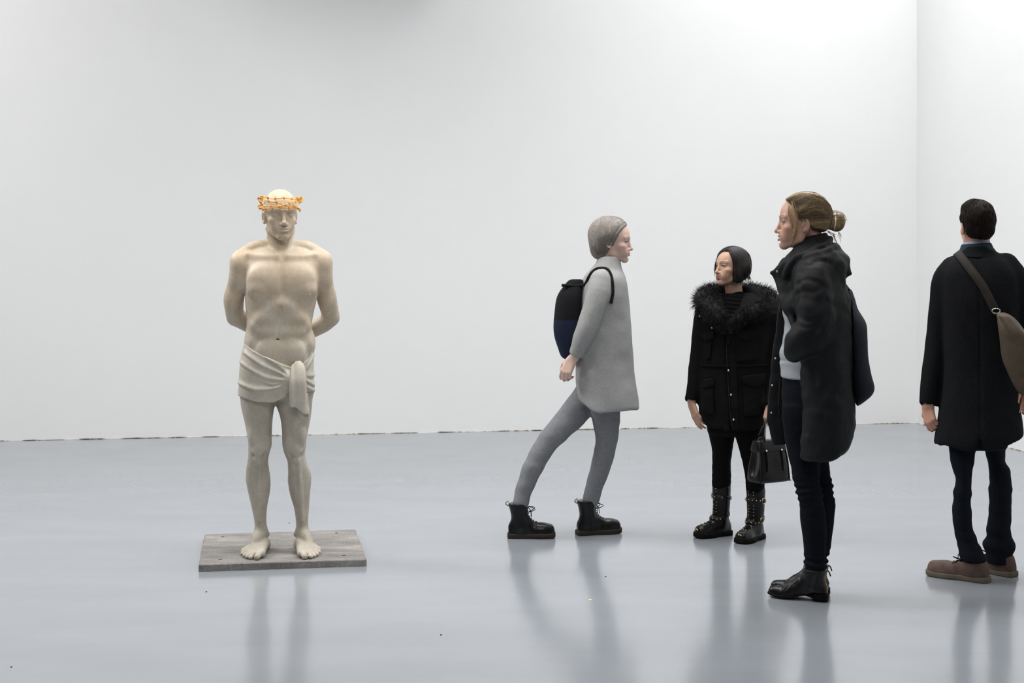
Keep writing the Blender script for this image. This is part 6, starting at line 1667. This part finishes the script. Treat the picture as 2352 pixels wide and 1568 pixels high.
    c.loft(G.rows([(600, 1375, 1417, 0.0, 0.075, 0.08), (618, 1357, 1429, 0, 0.11, 0.11), (638, 1343, 1439, 0, 0.165, 0.165), (670, 1334, 1444, 0, 0.185, 0.185), (740, 1327, 1448, 0, 0.18, 0.18), (800, 1323, 1453, 0, 0.18, 0.18), (860, 1321, 1459, 0, 0.19, 0.19), (905, 1326, 1466, 0, 0.195, 0.195), (955, 1330, 1472, 0, 0.2, 0.2)]), 0.0, kcap=0.02, n=2.2, bot=lambda P: np.interp(P[:, 0], bx, bz))
    c.loft(G.rows([(900, 1326, 1466, 0, 0.195, 0.195), (955, 1330, 1472, 0, 0.2, 0.2), (1000, 1350, 1492, 0, 0.2, 0.2)]), 0.01, 's', grow=-0.016, kcap=0.02)
    c.loft(G.rows([(590, 1375, 1423, 0.0, 0.07, 0.07), (604, 1367, 1427, 0, 0.085, 0.085), (622, 1363, 1427, 0, 0.10, 0.10)]), 0.015, kcap=0.008)
    c.tube([pr(1398, 570, 0, 0.055), pr(1392, 606, 0, 0.056)], 0.004, 's')
    c.tube([pr(1382, 645, -0.135, 0.062), pr(1373, 680, -0.165, 0.066), pr(1355, 740, -0.185, 0.058), pr(1338, 780, -0.172, 0.05), pr(1325, 808, -0.155, 0.042)], 0.02)
    c.cap(p(1320, 820, -0.142), p(1303, 850, -0.145), 0.032, 0.034, 0.004, 's')
    c.tube([pr(1386, 650, 0.13, 0.06), pr(1394, 740, 0.18, 0.056), pr(1400, 836, 0.16, 0.042)], 0.02)
    w1 = Waves(161, 26, 7, (1, 1, 0.5)); w2 = Waves(162, 75, 7)
    c.disp(lambda P: (0.0045 * w1(P) + 0.0012 * w2(P)).astype(np.float32))
    M_GREY = mat_simple('grey_wool_coat', srgb(150, 150, 149), 0.95, 0.1, 0, 0.08, 90, bump=0.3, bscale=400, bdist=0.0008)
    sdf_obj('coat', c, 0.0062, M_GREY, root)
    # trousers
    j = SDF()
    j.loft(G.rows([(860, 1328, 1444, 0, 0.14, 0.14), (900, 1327, 1444, 0, 0.14, 0.14), (930, 1336, 1430, 0, 0.10, 0.10)]), 0.0, kcap=0.02)
    j.tube(leg_f, 0.02); j.tube(leg_b, 0.02)
    wj = Waves(171, 50, 7, (0.5, 0.5, 1.4)); j.disp(lambda P: (0.0026 * wj(P)).astype(np.float32))
    sdf_obj('trousers', j, 0.006, mat_simple('grey_trousers', srgb(122, 123, 127), 0.9, 0.1, 0, 0.1, 60), root)
    # lace-up boots with heel loops and pale welt
    up = shoe_upper(Lb, Wb, 0.024, 0.050, 0.098, [(0, ty + 0.006, 0.07, 0.043), (0, ty - 0.002, 0.12, 0.045), (0, ty - 0.008, 0.165, 0.049), (0, ty - 0.010, 0.182, 0.051)], 0.64)
    up.cut(lambda P: P[:, 2] - 0.182, 0.003)
    wv2 = Waves(181, 60, 6); up.disp(lambda P: (0.0015 * wv2(P) + 0.0015 * np.exp(-((P[:, 1] - 0.15 - 0.2 * np.abs(P[:, 0])) / 0.003) ** 2)).astype(np.float32))
    boot = sdf_obj('boot', up, 0.0044, M_LEATHER, root); boot.location = HF; boot.rotation_euler = (0, 0, DF)
    sdf_obj('sole', shoe_sole(Lb, Wb, 0.0, 0.027, grow=0.005, toe_w=0.64), 0.004, mat_simple('brown_black_rubber', srgb(48, 44, 40), 0.75, 0.15), boot)
    lace = []
    for i, (y, z) in enumerate([(0.155, 0.085), (0.143, 0.093), (0.131, 0.102), (0.122, 0.113), (0.117, 0.127), (0.113, 0.141), (0.11, 0.155)]):
        lace.append(snap(up, np.array([[-0.018, y - 0.006, z], [0, y, z + 0.004], [0.018, y - 0.006, z]], np.float32), 0.002, 4))
    b0 = snap(up, np.array([[0.0, 0.11, 0.16]], np.float32), 0.003, 4)[0]
    for sx in (-1, 1):
        t = np.linspace(0, 1, 12); lace.append(np.stack([sx * (0.004 + 0.02 * np.sin(t * 3.14)), b0[1] + 0.034 * np.sin(t * 3.14), b0[2] - 0.03 * t ** 1.5 + 0.004], 1)); lace.append(np.array([b0, b0 + [sx * 0.01, 0.014, -0.02], b0 + [sx * 0.014, 0.016, -0.05]]))
    V, Fc, _ = tubes(lace, 0.002, 5, False); build_mesh('laces', V, Fc, M_RUBBER, boot)
    t = np.linspace(0, 1, 10); V, Fc, _ = tubes([np.stack([0 * t, ty - 0.06 - 0.016 * np.sin(t * 3.14), 0.168 + 0.026 * t], 1)], 0.0035, 6, False); build_mesh('heel_loop', V, Fc, mat_simple('tan_webbing', srgb(150, 138, 116), 0.8), boot)
    copy_tree(boot, root, HB, DB)
    # navy shoulder bag carried behind the back
    br = G.root('shoulder_bag')
    tag(br, 'black and dark blue shoulder bag at the grey-coated walker\'s back', 'bag')
    b = SDF()
    b.loft(G.rows([(640, 1308, 1340, -0.05, 0.03, 0.04), (655, 1294, 1344, -0.05, 0.05, 0.08), (680, 1280, 1344, -0.05, 0.08, 0.12), (720, 1275, 1344, -0.05, 0.095, 0.13), (765, 1275, 1344, -0.05, 0.10, 0.13), (800, 1283, 1344, -0.05, 0.095, 0.13), (818, 1289, 1342, -0.05, 0.08, 0.11), (826, 1298, 1338, -0.05, 0.05, 0.08)]), 0.0, kcap=0.012, n=2.4)
    wb = Waves(191, 26, 6); b.disp(lambda P: (0.005 * wb(P)).astype(np.float32))
    cc = SDF(); cc.ops = list(c.ops); b.cut(lambda P: 0.003 - cc.ev(P, P.min(0), P.max(0)), 0.004)
    zt = float(p(1298, 735, -0.1)[2]); ka = np.array(srgb(16, 17, 20)); kb = np.array(srgb(24, 33, 52))
    sdf_obj('bag_body', b, 0.006, mat_attr('two_tone_canvas', 0.8, 0.15, 0.1, 40), br, colors=lambda V: np.where((V[:, 2] < zt)[:, None], kb[None], ka[None]))
    sp = np.array([snap(c, p(x, y, d)[None].astype(np.float32), 0.006, 5)[0] for x, y, d in ((1326, 650, -0.10), (1338, 630, -0.12), (1356, 624, -0.12), (1376, 622, -0.11), (1392, 638, -0.12), (1396, 665, -0.15), (1388, 690, -0.17))])
    V, Fc, _ = tubes([catmull(np.concatenate([[p(1290, 655, -0.10)], sp]), 30)], 0.008, 7, False); build_mesh('shoulder_strap', V, Fc, mat_simple('black_strap', srgb(26, 26, 27), 0.8, 0.1), br)
build_walker()

# ------------------------------------------------------------------ small litter on the floor
def build_litter():
    q = floor_pt(1355.5, 1378); r = np.random.RandomState(2); a = np.arange(8) * 2 * math.pi / 8
    rad = 0.0075 * (0.7 + 0.5 * r.rand(8)); lo = np.stack([np.cos(a) * rad * 1.3, np.sin(a) * rad, 0 * a], 1); hi = lo * [0.9, 0.9, 1] + [0, 0, 0.003]
    i = np.arange(8); j = (i + 1) % 8
    o = build_mesh('paint_flake', np.concatenate([lo, hi]), [np.stack([i, j, 8 + j, 8 + i], 1), (8 + i)[None]], mat_simple('cream_flake', srgb(226, 210, 168), 0.8), None, False)
    o.location = q; tag(o, 'tiny cream paint flake on the bare floor in front of the walker', 'debris')
    pts = [(664.5, 1201), (474, 1359), (26, 1532), (1013, 1458), (1391, 1324)]
    where = ('behind the statue slab, between the bare feet', 'left of the slab\'s near corner', 'at the far left in the foreground', 'right of the slab in the foreground', 'in front of the walker\'s leading boot')
    for k, (x, y) in enumerate(pts):
        q = floor_pt(x, y); rad = 0.0035 * (0.8 + 0.5 * r.rand(8)); lo = np.stack([np.cos(a) * rad, np.sin(a) * rad, 0 * a], 1); hi = lo * [0.7, 0.7, 1] + [0, 0, 0.003]
        o = build_mesh('grit', np.concatenate([lo, hi]), [np.stack([i, j, 8 + j, 8 + i], 1), (8 + i)[None]], M_RUBBER, None, False)
        o.location = q; tag(o, 'tiny dark speck of grit ' + where[k], 'debris', 'specks of grit on the floor')
build_litter()
